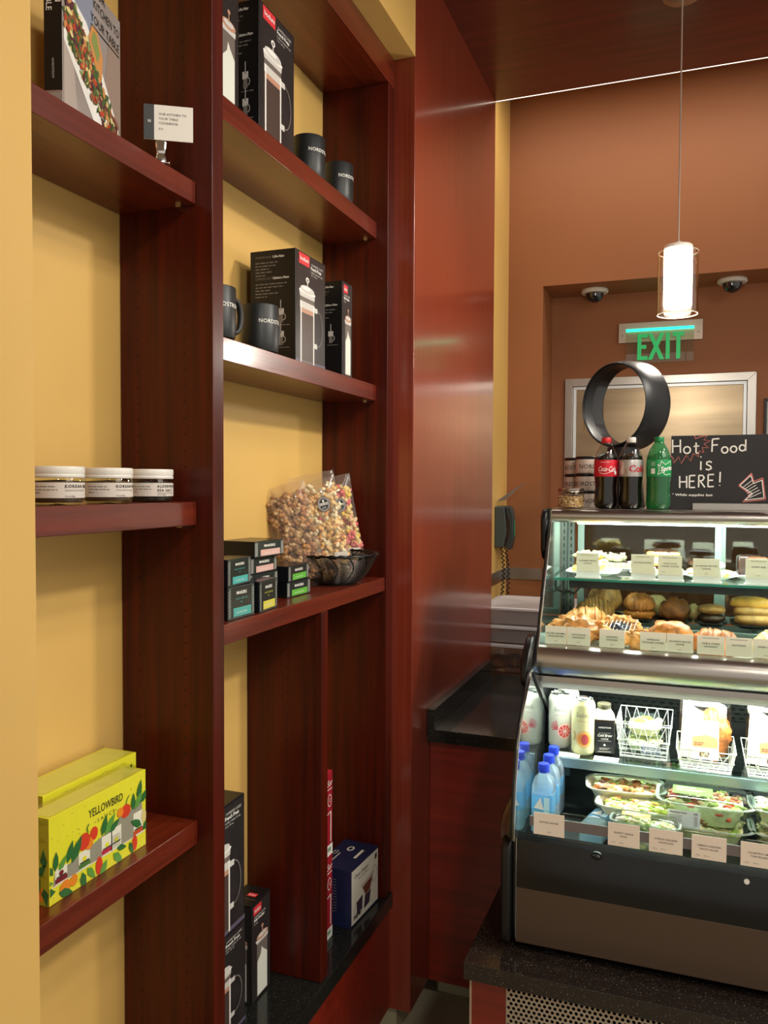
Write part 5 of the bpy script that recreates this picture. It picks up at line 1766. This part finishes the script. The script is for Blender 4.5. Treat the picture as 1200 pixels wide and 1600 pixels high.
def soda(label, loc, rz, liquid, cap, lab, text, tcol, kind, clear=False):
    t = thing('soda_bottle', label, 'bottle', loc, rz, 'soda bottles on the case')
    pr = [(0, .004), (.020, .0), (.030, .003), (.0345, .012), (.0350, .030), (.0325, .052), (.0325, .072), (.0352, .096), (.0352, .148), (.0335, .158), (.0270, .178), (.0175, .194), (.0125, .200), (.0122, .207)]
    fill = [(r*.97, z+.001) for r, z in pr if z < .178]+[(0, .170)]
    q = B()
    if clear:
        q.lathe(pr, glass('bottle_green', '#93dcb4', 1.2, .02, .06, .1), 40)
        q.build('bottle_body', t)
        q = B(); q.lathe(fill, glass('soda_green', '#7fd3a6', 1.2, .03, .06, .22), 36, cap=False); q.build('soda', t)
    else:
        q.lathe(pr, glass('bottle_clear', '#e9eeee', 1.2, .02, .05), 40)
        q.build('bottle_body', t)
        q = B(); q.lathe(fill, mat('soda_dark', '#160b08', .08), 36, cap=False); q.build('soda', t)
    q = B(); q.lathe([(0, .2005), (.0135, .2005), (.0142, .202), (.0142, .2145), (.0130, .2165), (0, .217)], cap, 36); q.build('cap', t)
    q = B(); q.lathe([(.0355, .098), (.0358, .099), (.0358, .147), (.0355, .148)], lab, 48, cap=False)
    cf = Round(.0358, -PI/2)
    if kind == 'coke':
        q.text(cf, 'Coca-Cola', -.008, .114, .021, WHITE, 'c', .0006, shear=.3, bold=.01, fit=.056)
        q.stroke(cf, [(-.030+.004*i, .110-.004*math.sin(i*.45)) for i in range(13)], .0014, WHITE, .0006)
        q.text(cf, 'ORIGINAL TASTE', -.014, .140, .0035, WHITE, 'c', .0006)
        q.quad(cf, .016, .025, .104, .114, WHITE, .0006, 3)
    elif kind == 'diet':
        q.text(cf, 'Coke', .022, .112, .028, mat('coke_red', '#b3202c', .4), 'c', .0006, bold=.03)
        q.text(cf, 'DIET', -.016, .106, .008, mat('coke_red'), 'l', .0006, rot=PI/2)
        q.quad(cf, -.034, -.026, .104, .140, WHITE, .0006, 3); q.lines(cf, -.0335, .136, [.007]*9, .004, .0012, mat('coke_red'), .0009)
    else:
        q.text(cf, 'Sprite', .020, .116, .019, WHITE, 'c', .0006, shear=.2, bold=.02, rot=.12)
        q.stroke(cf, [(-.010, .135), (-.004, .128), (.0, .143), (.012, .133), (.030, .144), (.034, .132)], .0014, WHITE, .0006)
        q.stroke(cf, [(-.010, .135), (-.006, .118), (-.010, .104), (.004, .111), (.012, .103), (.034, .106)], .0014, WHITE, .0006)
        q.quad(cf, -.030, -.018, .106, .122, WHITE, .0006, 3); q.lines(cf, -.030, .140, [.012]*4, .0035, .001, WHITE, .0006)
    q.build('label', t)
    return t


soda('dark cola bottle with a red cap and red label on the case', (-.2475, 2.590, ZT), math.radians(22), 0, mat('cap_red', '#c3202a', .35), mat('label_red', '#c4162a', .35), 0, 0, 'coke')
soda('dark cola bottle with a white cap and silver label', (-.1745, 2.590, ZT), math.radians(10), 0, mat('cap_white', '#d4d0ca', .35), mat('label_silver', '#b9b4b0', .3, .5), 0, 0, 'diet')
soda('green soda bottle with a green cap and green label', (-.0945, 2.590, ZT), math.radians(14), 0, mat('cap_green', '#177a45', .35), mat('label_green', '#178a4a', .35), 0, 0, 'sprite', True)

NLAB = mat('label_rosy', '#c4b3a6', .5)
SERIF = mat('print_black', '#1d1a18', .5)


def nord_jar(label, x, y, z, off, rz=0):
    t = thing('treat_jar', label, 'jar', (x, y, z), rz, 'stacked black-lidded jars')
    q = B(); q.lathe([(0, .001), (.033, 0), (.035, .003), (.035, .0430), (.033, .045)], NLAB, 40); q.build('jar', t)
    q = B(); q.lathe([(0, .0452), (.0355, .0452), (.0362, .0465), (.0362, .052), (.035, .0535), (0, .0535)], BLK, 40); q.build('lid', t)
    q = B(); q.text(Round(.035, -PI/2), 'NORDSTROM', off, .015, .019, SERIF, 'c', .0005, sp=1.05); q.build('lettering', t)
    return t


for k in range(3):
    nord_jar(['black-lidded jar at the bottom of the right jar stack', 'black-lidded jar in the middle of the right jar stack', 'black-lidded jar topping the right jar stack'][k], -.318, 2.700, ZT+.0548*k+.0002, (.045, .006, .030)[k], math.radians(15))
for k in range(3):
    nord_jar(['black-lidded jar at the bottom of the rear left stack', 'black-lidded jar in the middle of the rear left stack', 'black-lidded jar topping the rear left stack'][k], -.362, 2.765, ZT+.0538*k+.0002, (.0, -.010, -.020)[k], math.radians(15))
t = thing('granola_jar', 'glass jar of oat granola with a metal lid, on the case corner', 'jar', (-.3525, 2.592, ZT))
q = B(); q.lathe([(0, .002), (.036, 0), (.0385, .003), (.0395, .010), (.0395, .044), (.037, .049)], glass('jar_glass', '#f2f4ec'), 40, cap=False); q.build('glass', t)
q = B(); q.lathe([(0, .004), (.037, .004), (.0378, .010), (.0378, .036), (0, .040)], mat('granola_bed', '#b08a5c', .8, var=.5, vscale=260), 36, cap=False)
for i in range(150):
    a = rnd.uniform(0, 2*PI)
    q.blob((.0372*math.cos(a), .0372*math.sin(a), rnd.uniform(.006, .038)), (.0032, .0032, .0022), rnd.choice([mat('oat', '#c9a878', .7), mat('oat_dark', '#8a6038', .7), mat('oat_pale', '#dcc8a4', .7)]), i, .2, 2, 6, 4)
q.build('granola', t)['kind'] = 'stuff'
q = B(); q.lathe([(.0385, .0495), (.0400, .0500), (.0395, .052), (.0402, .053), (.0402, .0610), (.039, .0625), (.034, .0625), (.033, .0615), (0, .0615)], mat('lid_tin', '#a89a8c', .25, .9), 48, cap=False); q.build('lid', t)

# bladeless fan
t = thing('bladeless_fan', 'round black bladeless fan standing behind the soda bottles', 'fan', (-.214, 2.80, ZT), math.radians(-33))
FB = mat('fan_black', '#141517', .42)
FI = mat('fan_inner', '#4a4a4a', .15, .8)
RC, HZ = .137, .336
q = B()
vs = []; fs = []
sec = [(-.056, 1.0), (-.060, .985), (-.058, .955), (-.050, .935), (.00, .905), (.045, .885), (.054, .895), (.056, .915), (.050, .945), (.02, .985), (-.02, 1.0), (-.045, 1.005)]
N = 64; K = len(sec)
for i in range(N):
    a = 2*PI*i/N
    for y, s in sec:
        vs.append((RC*s*math.cos(a), -y, HZ-.003+RC*1.06*s*math.sin(a)))
for i in range(N):
    for k in range(K):
        fs.append((i*K+k, ((i+1) % N)*K+k, ((i+1) % N)*K+(k+1) % K, i*K+(k+1) % K))
q.add(vs, [f[::-1] for f in fs], FB)
q.build('hoop', t, ang=50)
q = B(); vs = []; fs = []
for i in range(N):
    a = 2*PI*i/N
    for y, s in ((.046, .930), (.0, .899), (-.040, .880)):
        vs.append((RC*s*math.cos(a), -y*.98, HZ-.003+RC*1.06*s*math.sin(a)))
for i in range(N):
    for k in range(2):
        fs.append((i*3+k, ((i+1) % N)*3+k, ((i+1) % N)*3+k+1, i*3+k+1))
q.add(vs, fs, FI); q.build('inner_band', t, ang=60)
q = B(); q.lathe([(0, 0), (.070, 0), (.073, .004), (.070, .012), (.060, .10), (.052, .17), (.050, .195), (0, .196)], FB, 40); q.build('base', t, ang=50)
q = B(); q.disc(Flat((0, -.0672, .045), (1, 0, 0), (0, .08, 1)), 0, 0, .010, .010, DARKM, .001); q.build('control_knob', t)

# curved black rack seen behind the green bottle
t = thing('menu_rack', 'low black-framed rack between the green bottle and the chalkboard', 'rack', (-.055, 2.72, ZT))
q = B(); q.tube([(-.075, 0, .004), (-.075, 0, .13), (-.055, 0, .152), (.02, 0, .160), (.05, 0, .16), (.05, 0, .004)], .0055, BLK, 10); q.build('frame', t)
q = B(); q.box(-.070, .046, .001, .004, .004, .148, mat('rack_steel', '#a8a49c', .25, .8)); q.build('plate', t)
q = B(); q.box(-.078, .054, -.03, .04, 0, .0035, BLK); q.build('foot', t)

# chalkboard sign in a steel holder
t = thing('chalkboard', 'black chalkboard announcing hot food, standing on the case at the right', 'sign', (.075, 2.625, ZT+.0005), math.radians(-1.5), rot=(math.radians(-3), 0, math.radians(-2)))
BW, BH = .272, .222
q = B(); q.box(-.137, -.137+BW, 0, .006, .0, BH, mat('chalkboard_black', '#262425', .65, var=.15, vscale=12)); q.build('board', t, bevel=.001)
CH = mat('chalk_white', '#eae6df', .8); CPK = mat('chalk_pink', '#c9706a', .8)
fr = Flat((-.137, 0, 0), (1, 0, 0), (0, 0, 1))


def arc(cx, cy, rx, ry, a0, a1, n=14):
    return [(cx+rx*math.cos(math.radians(a0+(a1-a0)*i/n)), cy+ry*math.sin(math.radians(a0+(a1-a0)*i/n))) for i in range(n+1)]


GLY = {
    'H': ([[(0, 1), (.02, 0)], [(.55, 1), (.57, 0)], [(0, .5), (.56, .52)]], .75),
    'E': ([[(0, 1), (0, 0)], [(0, 1), (.45, 1.02)], [(0, .52), (.38, .54)], [(0, 0), (.45, .02)]], .62),
    'R': ([[(0, 1), (.0, 0)], [(0, 1), (.3, .98), (.42, .8), (.3, .58), (0, .52)], [(.12, .52), (.48, 0)]], .64),
    'F': ([[(0, 1), (-.02, 0)], [(0, 1), (.5, 1.03)], [(0, .52), (.4, .55)]], .60),
    'o': ([arc(.25, .27, .25, .27, 90, 450)], .64),
    't': ([[(.18, .85), (.18, .08), (.26, 0), (.36, .04)], [(0, .55), (.40, .58)]], .46),
    'd': ([arc(.24, .26, .24, .26, 90, 450), [(.50, .98), (.50, 0)]], .66),
    'i': ([[(.06, .5), (.06, 0)], [(.05, .72), (.06, .78)]], .26),
    's': ([[(.36, .46), (.24, .54), (.08, .48), (.06, .36), (.30, .22), (.34, .10), (.2, 0), (.02, .06)]], .5),
    '!': ([[(.08, 1.05), (.06, .28)], [(.05, .03), (.06, .08)]], .3),
}


def chalk(q, s, u, v, H, w=.0042, m=CH):
    for c in s:
        if c == ' ':
            u += H*.35; continue
        st, adv = GLY[c]
        for p in st:
            q.stroke(fr, [(u+x*H, v+y*H) for x, y in p], w, m, .0008)
        u += adv*H
    return u


q = B()
for j, (c, u, v, H) in enumerate((('H', .004, .170, .040), ('o', .036, .168, .038), ('t', .064, .168, .038), ('F', .116, .172, .038), ('o', .142, .168, .034), ('o', .166, .170, .034), ('d', .190, .174, .034),
                                  ('i', .082, .118, .052), ('s', .098, .118, .048), ('H', .026, .064, .036), ('E', .054, .065, .036), ('R', .080, .066, .036), ('E', .106, .068, .036), ('!', .136, .070, .040))):
    q = B(); chalk(q, c, u, v, H); q.build('chalk_letter', t)
q = B()
q.text(fr, '* While supplies last', .004, .040, .010, CH, 'l', .0008, bold=.02, shear=.15, fit=.115)
q.build('chalk_small_line', t)
q = B()
q.stroke(fr, [(.066, .222), (.068, .212), (.086, .219), (.102, .221), (.092, .208), (.110, .205), (.093, .196), (.105, .184), (.088, .185), (.093, .170), (.080, .175), (.078, .158), (.064, .168), (.056, .145), (.044, .163), (.030, .138), (.022, .158), (.008, .139), (.006, .155), (.0, .160)], .0026, CPK, .0006)
q.build('pink_burst', t)
q = B()
q.stroke(fr, [(.190, .072), (.224, .108), (.230, .084), (.254, .094), (.262, .032), (.202, .024), (.222, .046), (.190, .072)], .0030, CPK, .0006)
q.build('pink_arrow_outline', t)
q = B()
q.stroke(fr, [(.193, .072), (.222, .102), (.230, .078), (.252, .088), (.258, .036), (.207, .029), (.228, .048), (.193, .072)], .0024, CH, .0009)
for k in range(6):
    f = k/5
    x0, y0 = .203+.016*f, .068-.032*f
    q.stroke(fr, [(x0, y0), (x0+.024+.008*f, y0+.020-.004*f)], .0017, CH, .0009)
q.build('arrow', t)
t = thing('board_holder', 'brushed steel rail clamped along the foot of the chalkboard', 'holder', (.13, 2.6, ZT))
q = B(); q.box(-.128, .18, -.012, .0, .0, .020, STEEL); q.box(-.128, .18, -.0, .05, .0, .003, STEEL); q.build('rail', t, bevel=.001)

# ------------------------------------------------------------------ behind the case
BACKLIT = mat('bottle_backlit', '#10122e', .15)  # water bottles: backlit darkness put into the body and cap colours
for k, (x, y, lb) in enumerate(((-.530, 2.975, 'water bottle coloured dark as if backlit, blue cap, on the granite behind the case end'), (-.512, 3.075, 'water bottle coloured dark as if backlit, blue cap, standing behind the first one'))):
    t = thing('backlit_bottle', lb, 'bottle', (x, y, .6905), 0, 'backlit-dark bottles on the granite')
    q = B(); q.lathe([(0, 0), (.036, 0), (.038, .003), (.038, .190), (.034, .204), (.020, .212), (.017, .218)], BACKLIT, 32); q.build('bottle_body', t)
    q = B(); q.lathe([(0, .2185), (.018, .2185), (.0185, .221), (.0185, .243), (.017, .246), (0, .2465)], mat('cap_backlit', '#20306e', .35), 28); q.build('cap', t)

wb = thing('rear_worktop', 'steel worktop behind the granite counter, carrying the pastry boxes', 'worktop', (-.4, 3.85, -.28))
q = B(); q.box(-.90, .8, 3.465, 4.20, .62, .683, mat('worktop_brown', '#4b3324', .4)); q.build('top', wb, world=True, bevel=.002)
q = B(); q.box(-.88, .78, 3.50, 4.18, -.28, .6195, mat('worktop_body', '#3a2a20', .5)); q.build('body', wb, world=True)

BIN = glass('bin_plastic', '#e9e3e3', 1.3, .2, .12, .45)
LIDP = mat('bin_lid', '#cfcacc', .22, trans=.2)
for k, (z, h, lb) in enumerate(((.6835, .125, 'clear pastry box at the bottom, with croissants inside'), (.8145, .075, 'clear pastry box second from the bottom'), (.8955, .075, 'clear pastry box on top of the stack'))):
    t = thing('pastry_box', lb+', behind the granite counter', 'box', (-.665, 3.70, z), 0, 'clear pastry boxes')
    q = B(); q.lathe([(0, .001), (.92, 0), (.95, .004), (1.0, h-.014)], BIN if k else glass('bin_plastic_clear', '#efeaea', 1.5, .12, .10, .08), 44, sq=(9, .20, .20), cap=False); q.build('box', t)
    q = B(); q.lathe([(1.0, h-.014), (1.03, h-.012), (1.03, h-.004), (1.0, h), (.9, h), (.88, h-.003), (0, h-.003)], LIDP, 44, sq=(9, .20, .20), cap=False); q.build('lid', t)
    if k == 0:
        for j in range(5):
            c = thing('boxed_croissant', ['croissant inside the bottom pastry box, far left', 'croissant inside the bottom pastry box, second from left', 'croissant in the middle of the bottom pastry box', 'croissant inside the bottom pastry box, second from right', 'croissant inside the bottom pastry box, far right'][j], 'pastry', (-.80+.066*j, 3.60+.03*(j % 2), z+.006), 0, 'croissants in the bottom box')
            q = B(); croissant(q, (0, 0, 0), .10, .034, BAKED2, .6+.5*j, 60+j, .5, 9, .95); q.build('crust', c, ang=70)

# wall phone with its coiled cord, and a sheet of paper above it
t = thing('wall_phone', 'dark grey wall telephone on the yellow strip beside the panel', 'telephone', (-.9195, 4.10, 1.265))
PHG = mat('phone_grey', '#3b4444', .4)
q = B(); q.prism([(0, -.075), (.045, -.075), (.060, .0), (.050, .13), (.0, .13)], 'y', -.085, .085, PHG)
o = q.build('body', t, bevel=.006)
q = B(); q.prism([(.052, -.080), (.082, -.085), (.094, -.03), (.094, .08), (.082, .128), (.050, .128), (.056, .09), (.070, .06), (.072, -.01), (.060, -.045)], 'y', -.08, -.025, mat('phone_dark', '#2a3133', .35)); q.build('handset', t, bevel=.006)
q = B(); fr = Flat((.060, -.0852, -.02), (1, 0, 0), (0, 0, 1))
q = B()
fk = Flat((.057, -.02, .0), (0, 1, 0), (.02, 0, 1))
for i in range(4):
    for j in range(5):
        q.box(.054, .060, -.015+.022*i, .001+.022*i, -.05+.028*j, -.036+.028*j, mat('phone_key', '#8a9a92', .5))
q.build('keys', t)['kind'] = 'stuff'
q = B(); q.quad(Flat((.0945, -.07, -.02), (0, 1, 0), (0, 0, 1)), .0, .035, .0, .08, mat('phone_green', '#1f7a5c', .4), .0006); q.build('green_sticker', t)
for k, (y, zb, r) in enumerate(((-.06, -.33, .006), (.03, -.36, .006))):
    q = B(); pts = []
    n = 230
    for i in range(n+1):
        f = i/n
        a = f*2*PI*15
        yy = y+(.05*math.sin(f*PI) if k else .015*math.sin(f*2*PI))+(-.04*f if k else 0)
        pts.append((.03+r*math.cos(a)+.012*math.sin(f*PI), yy+r*math.sin(a), -.075+f*zb))
    q.tube(pts, .0030, BLK, 6); q.build('coiled_cord', t)
t = thing('notice_sheet', 'loose paper sheet sticking out from the yellow wall above the telephone', 'paper', (-.9195, 4.16, 1.42))
q = B(); q.add([(0, -.10, .0), (.0, .10, .0), (.11, .10, .10), (.11, -.10, .075), (.0008, -.10, .002), (.0008, .10, .002)], [(0, 1, 2, 3)], mat('paper_grey', '#c9c6c0', .6)); q.build('sheet', t)

# pass-through window with a steel frame in the recess
t = thing('pass_window', 'steel-framed pass-through window in the recess with brushed metal behind', 'window', (-.18, 4.59, 1.30))
W0, W1, Z0, Z1 = -.661, .298, 1.30, 2.082


def frame(q, x0, x1, z0, z1, w, y0, y1, m):
    q.prism([(x0, z0), (x0+w, z0+w), (x0+w, z1-w), (x0, z1)], 'y', y0, y1, m)
    q.prism([(x1, z0), (x1, z1), (x1-w, z1-w), (x1-w, z0+w)], 'y', y0, y1, m)
    q.prism([(x0, z1), (x0+w, z1-w), (x1-w, z1-w), (x1, z1)], 'y', y0, y1, m)
    q.prism([(x0, z0), (x1, z0), (x1-w, z0+w), (x0+w, z0+w)], 'y', y0, y1, m)


q = B(); frame(q, W0, W1, Z0, Z1, .042, 4.575, 4.599, STEEL); q.build('outer_frame', t, world=True, bevel=.0015)
q = B(); frame(q, W0+.044, W1-.044, Z0+.044, Z1-.044, .016, 4.585, 4.5985, mat('frame_white', '#dfe4e6', .3, .3)); q.build('inner_frame', t, world=True, bevel=.001)
m_ = mat('shutter_steel', '#9c8a70', .33, .9, stretch=(.8, 1, 9), var=.22, vscale=1.6)
q = B(); q.box(W0+.061, W1-.061, 4.592, 4.5985, Z0+.061, Z1-.061, m_); q.build('metal_shutter', t, world=True)
q = B(); q.box(W0+.10, W0+.106, 4.5905, 4.592, 1.80, 1.99, mat('hinge_brown', '#7a5c33', .4)); q.box(W0+.20, W0+.207, 4.5905, 4.592, 1.86, 1.95, mat('hinge_brown')); q.build('hinge', t, world=True)

t = thing('framed_notice', 'black-framed notice on the rear wall at the right edge of view', 'picture', (.46, 4.595, 1.69))
q = B(); frame(q, .336, .58, 1.60, 1.945, .012, 4.580, 4.599, BLK); q.build('frame', t, world=True, bevel=.001)
q = B(); q.box(.349, .567, 4.594, 4.5985, 1.613, 1.932, mat('notice_grey', '#b9b6b0', .5)); q.build('sheet', t, world=True)

# exit sign: steel back plate, clear edge-lit panel with green letters
t = thing('exit_sign', 'green EXIT sign of clear plastic on a steel plate in the recess', 'sign', (-.17, 4.585, 2.147))
q = B(); q.box(-.381, .0385, 4.578, 4.599, 2.262, 2.366, mat('sign_plate', '#b9a99a', .35, .7)); q.build('back_plate', t, world=True, bevel=.001)
q = B(); q.box(-.342, -.003, 4.560, 4.566, 2.150, 2.328, glass('sign_acrylic', '#f6f8f0', .9, .02, .06)); q.build('clear_panel', t, world=True)
q = B(); q.box(-.342, -.003, 4.557, 4.5755, 2.318, 2.330, mat('sign_glow', '#1fc79a', .3, emit=3.0)); q.build('lit_edge', t, world=True)
q = B()
EG_ = mat('exit_green', '#2ab866', .4, emit=.3)
fr = Flat((-.283, 4.5595, 2.164), (1, 0, 0), (0, 0, 1))
Hh = .138; s = .020


def ex(x0, x1, z0, z1):
    q.box(-.283+x0, -.283+x1, 4.557, 4.5598, 2.164+z0, 2.164+z1, EG_)


ex(0, s, 0, Hh); ex(s, .052, 0, s); ex(s, .045, Hh/2-s/2, Hh/2+s/2); ex(s, .052, Hh-s, Hh)
for sg in (-1, 1):
    c = .094
    q.prism([(-.283+c-sg*.030-.011, 2.164), (-.283+c-sg*.030+.011, 2.164), (-.283+c+sg*.030+.011, 2.164+Hh), (-.283+c+sg*.030-.011, 2.164+Hh)], 'y', 4.5571 if sg > 0 else 4.5565, 4.5598, EG_)
ex(.142, .162, 0, Hh)
ex(.176, .232, Hh-s, Hh); ex(.194, .214, 0, Hh-s)
q.build('letters', t, world=True)
q = B()
for x in (-.362, .019):
    q.lathe([(0, 0), (.003, 0), (.003, .002), (0, .002)], BLK, 10, c=(x, 0, 0))
vs = [(x, 4.5775-z, 2.300+y) for x, y, z in q.v]; q.v = vs
q.build('screws', t, world=True)['kind'] = 'stuff'


def dome(label, x, y):
    t = thing('dome_camera', label, 'camera', (x, y, 2.531), 0, 'dome cameras')
    q = B(); q.lathe([(0, -.0005), (.068, -.0005), (.070, -.006), (.070, -.014), (.066, -.019), (.050, -.021)], mat('dome_white', '#cfc8bc', .4), 40); q.build('base', t)
    q = B(); q.lathe([(.048, -.021)]+[(.046*math.cos(a*PI/16), -.024-.044*math.sin(a*PI/16)) for a in range(9)], mat('dome_dark', '#15161a', .06, coat=1), 36); q.build('dome', t)


dome('white-rimmed dark dome camera on the left of the recess ceiling', -.497, 4.47)
dome('white-rimmed dark dome camera on the right of the recess ceiling', .172, 4.47)

# pendant lamp
t = thing('pendant_lamp', 'lit pendant lamp with a clear glass cylinder on a long cord', 'lamp', (-.056, 2.965, 2.077))
q = B(); q.lathe([(0, 1.0625), (.062, 1.0625), (.062, 1.058), (.050, 1.050), (0, 1.049)], mat('canopy_metal', '#9a9288', .3, .8), 32); q.build('ceiling_canopy', t)
q = B(); q.tube([(0, 0, .244), (0, 0, 1.052)], .0028, mat('cord_grey', '#b9a596', .5), 8); q.build('cord', t)
q = B(); q.lathe([(0, .246), (.010, .246), (.012, .243), (.012, .236), (.043, .234), (.047, .230), (.047, .222), (0, .222)], mat('lamp_cap', '#e6ddd0', .4), 32); q.build('cap', t)
q = B(); q.lathe([(.0465, .2215), (.0465, .034), (.043, .026), (0, .024)], mat('lamp_opal', '#fff6e6', .5, emit=5.0, ecol='#fff3df'), 40); q.build('opal_tube', t)
q = B()
q.lathe([(.0650, .212), (.0658, .210), (.0658, .004), (.0650, .002), (.0634, .004), (.0634, .210), (.0650, .212)], glass('lamp_glass', '#fffaf2', 1.2, .03, .09), 48, cap=False); q.build('glass_cylinder', t)
q = B()
for z in (.003, .211):
    q.tube([(.0648*math.cos(2*PI*i/48), .0648*math.sin(2*PI*i/48), z) for i in range(48)], .0014, mat('glass_rim', '#e9e2d6', .15, trans=.5), 6, True)
for a in (0, 2*PI/3, 4*PI/3):
    q.tube([(.046*math.cos(a), .046*math.sin(a), .196), (.064*math.cos(a), .064*math.sin(a), .196)], .002, CHROME, 6)
q.build('rims_and_spacers', t)['kind'] = 'stuff'
d = bpy.data.lights.new('pendant_bulb', 'POINT'); d.energy = 12; d.shadow_soft_size = .05; d.color = (1, .93, .82)
o = bpy.data.objects.new('pendant_bulb', d); COL.objects.link(o); o.location = (-.056, 2.965, 2.03)

# unseen spot added over the rear worktop to brighten the pastry boxes
spot('downlight', (-.45, 3.75, 3.6), (-.62, 3.75, .9), 45, 60, .8, .08)
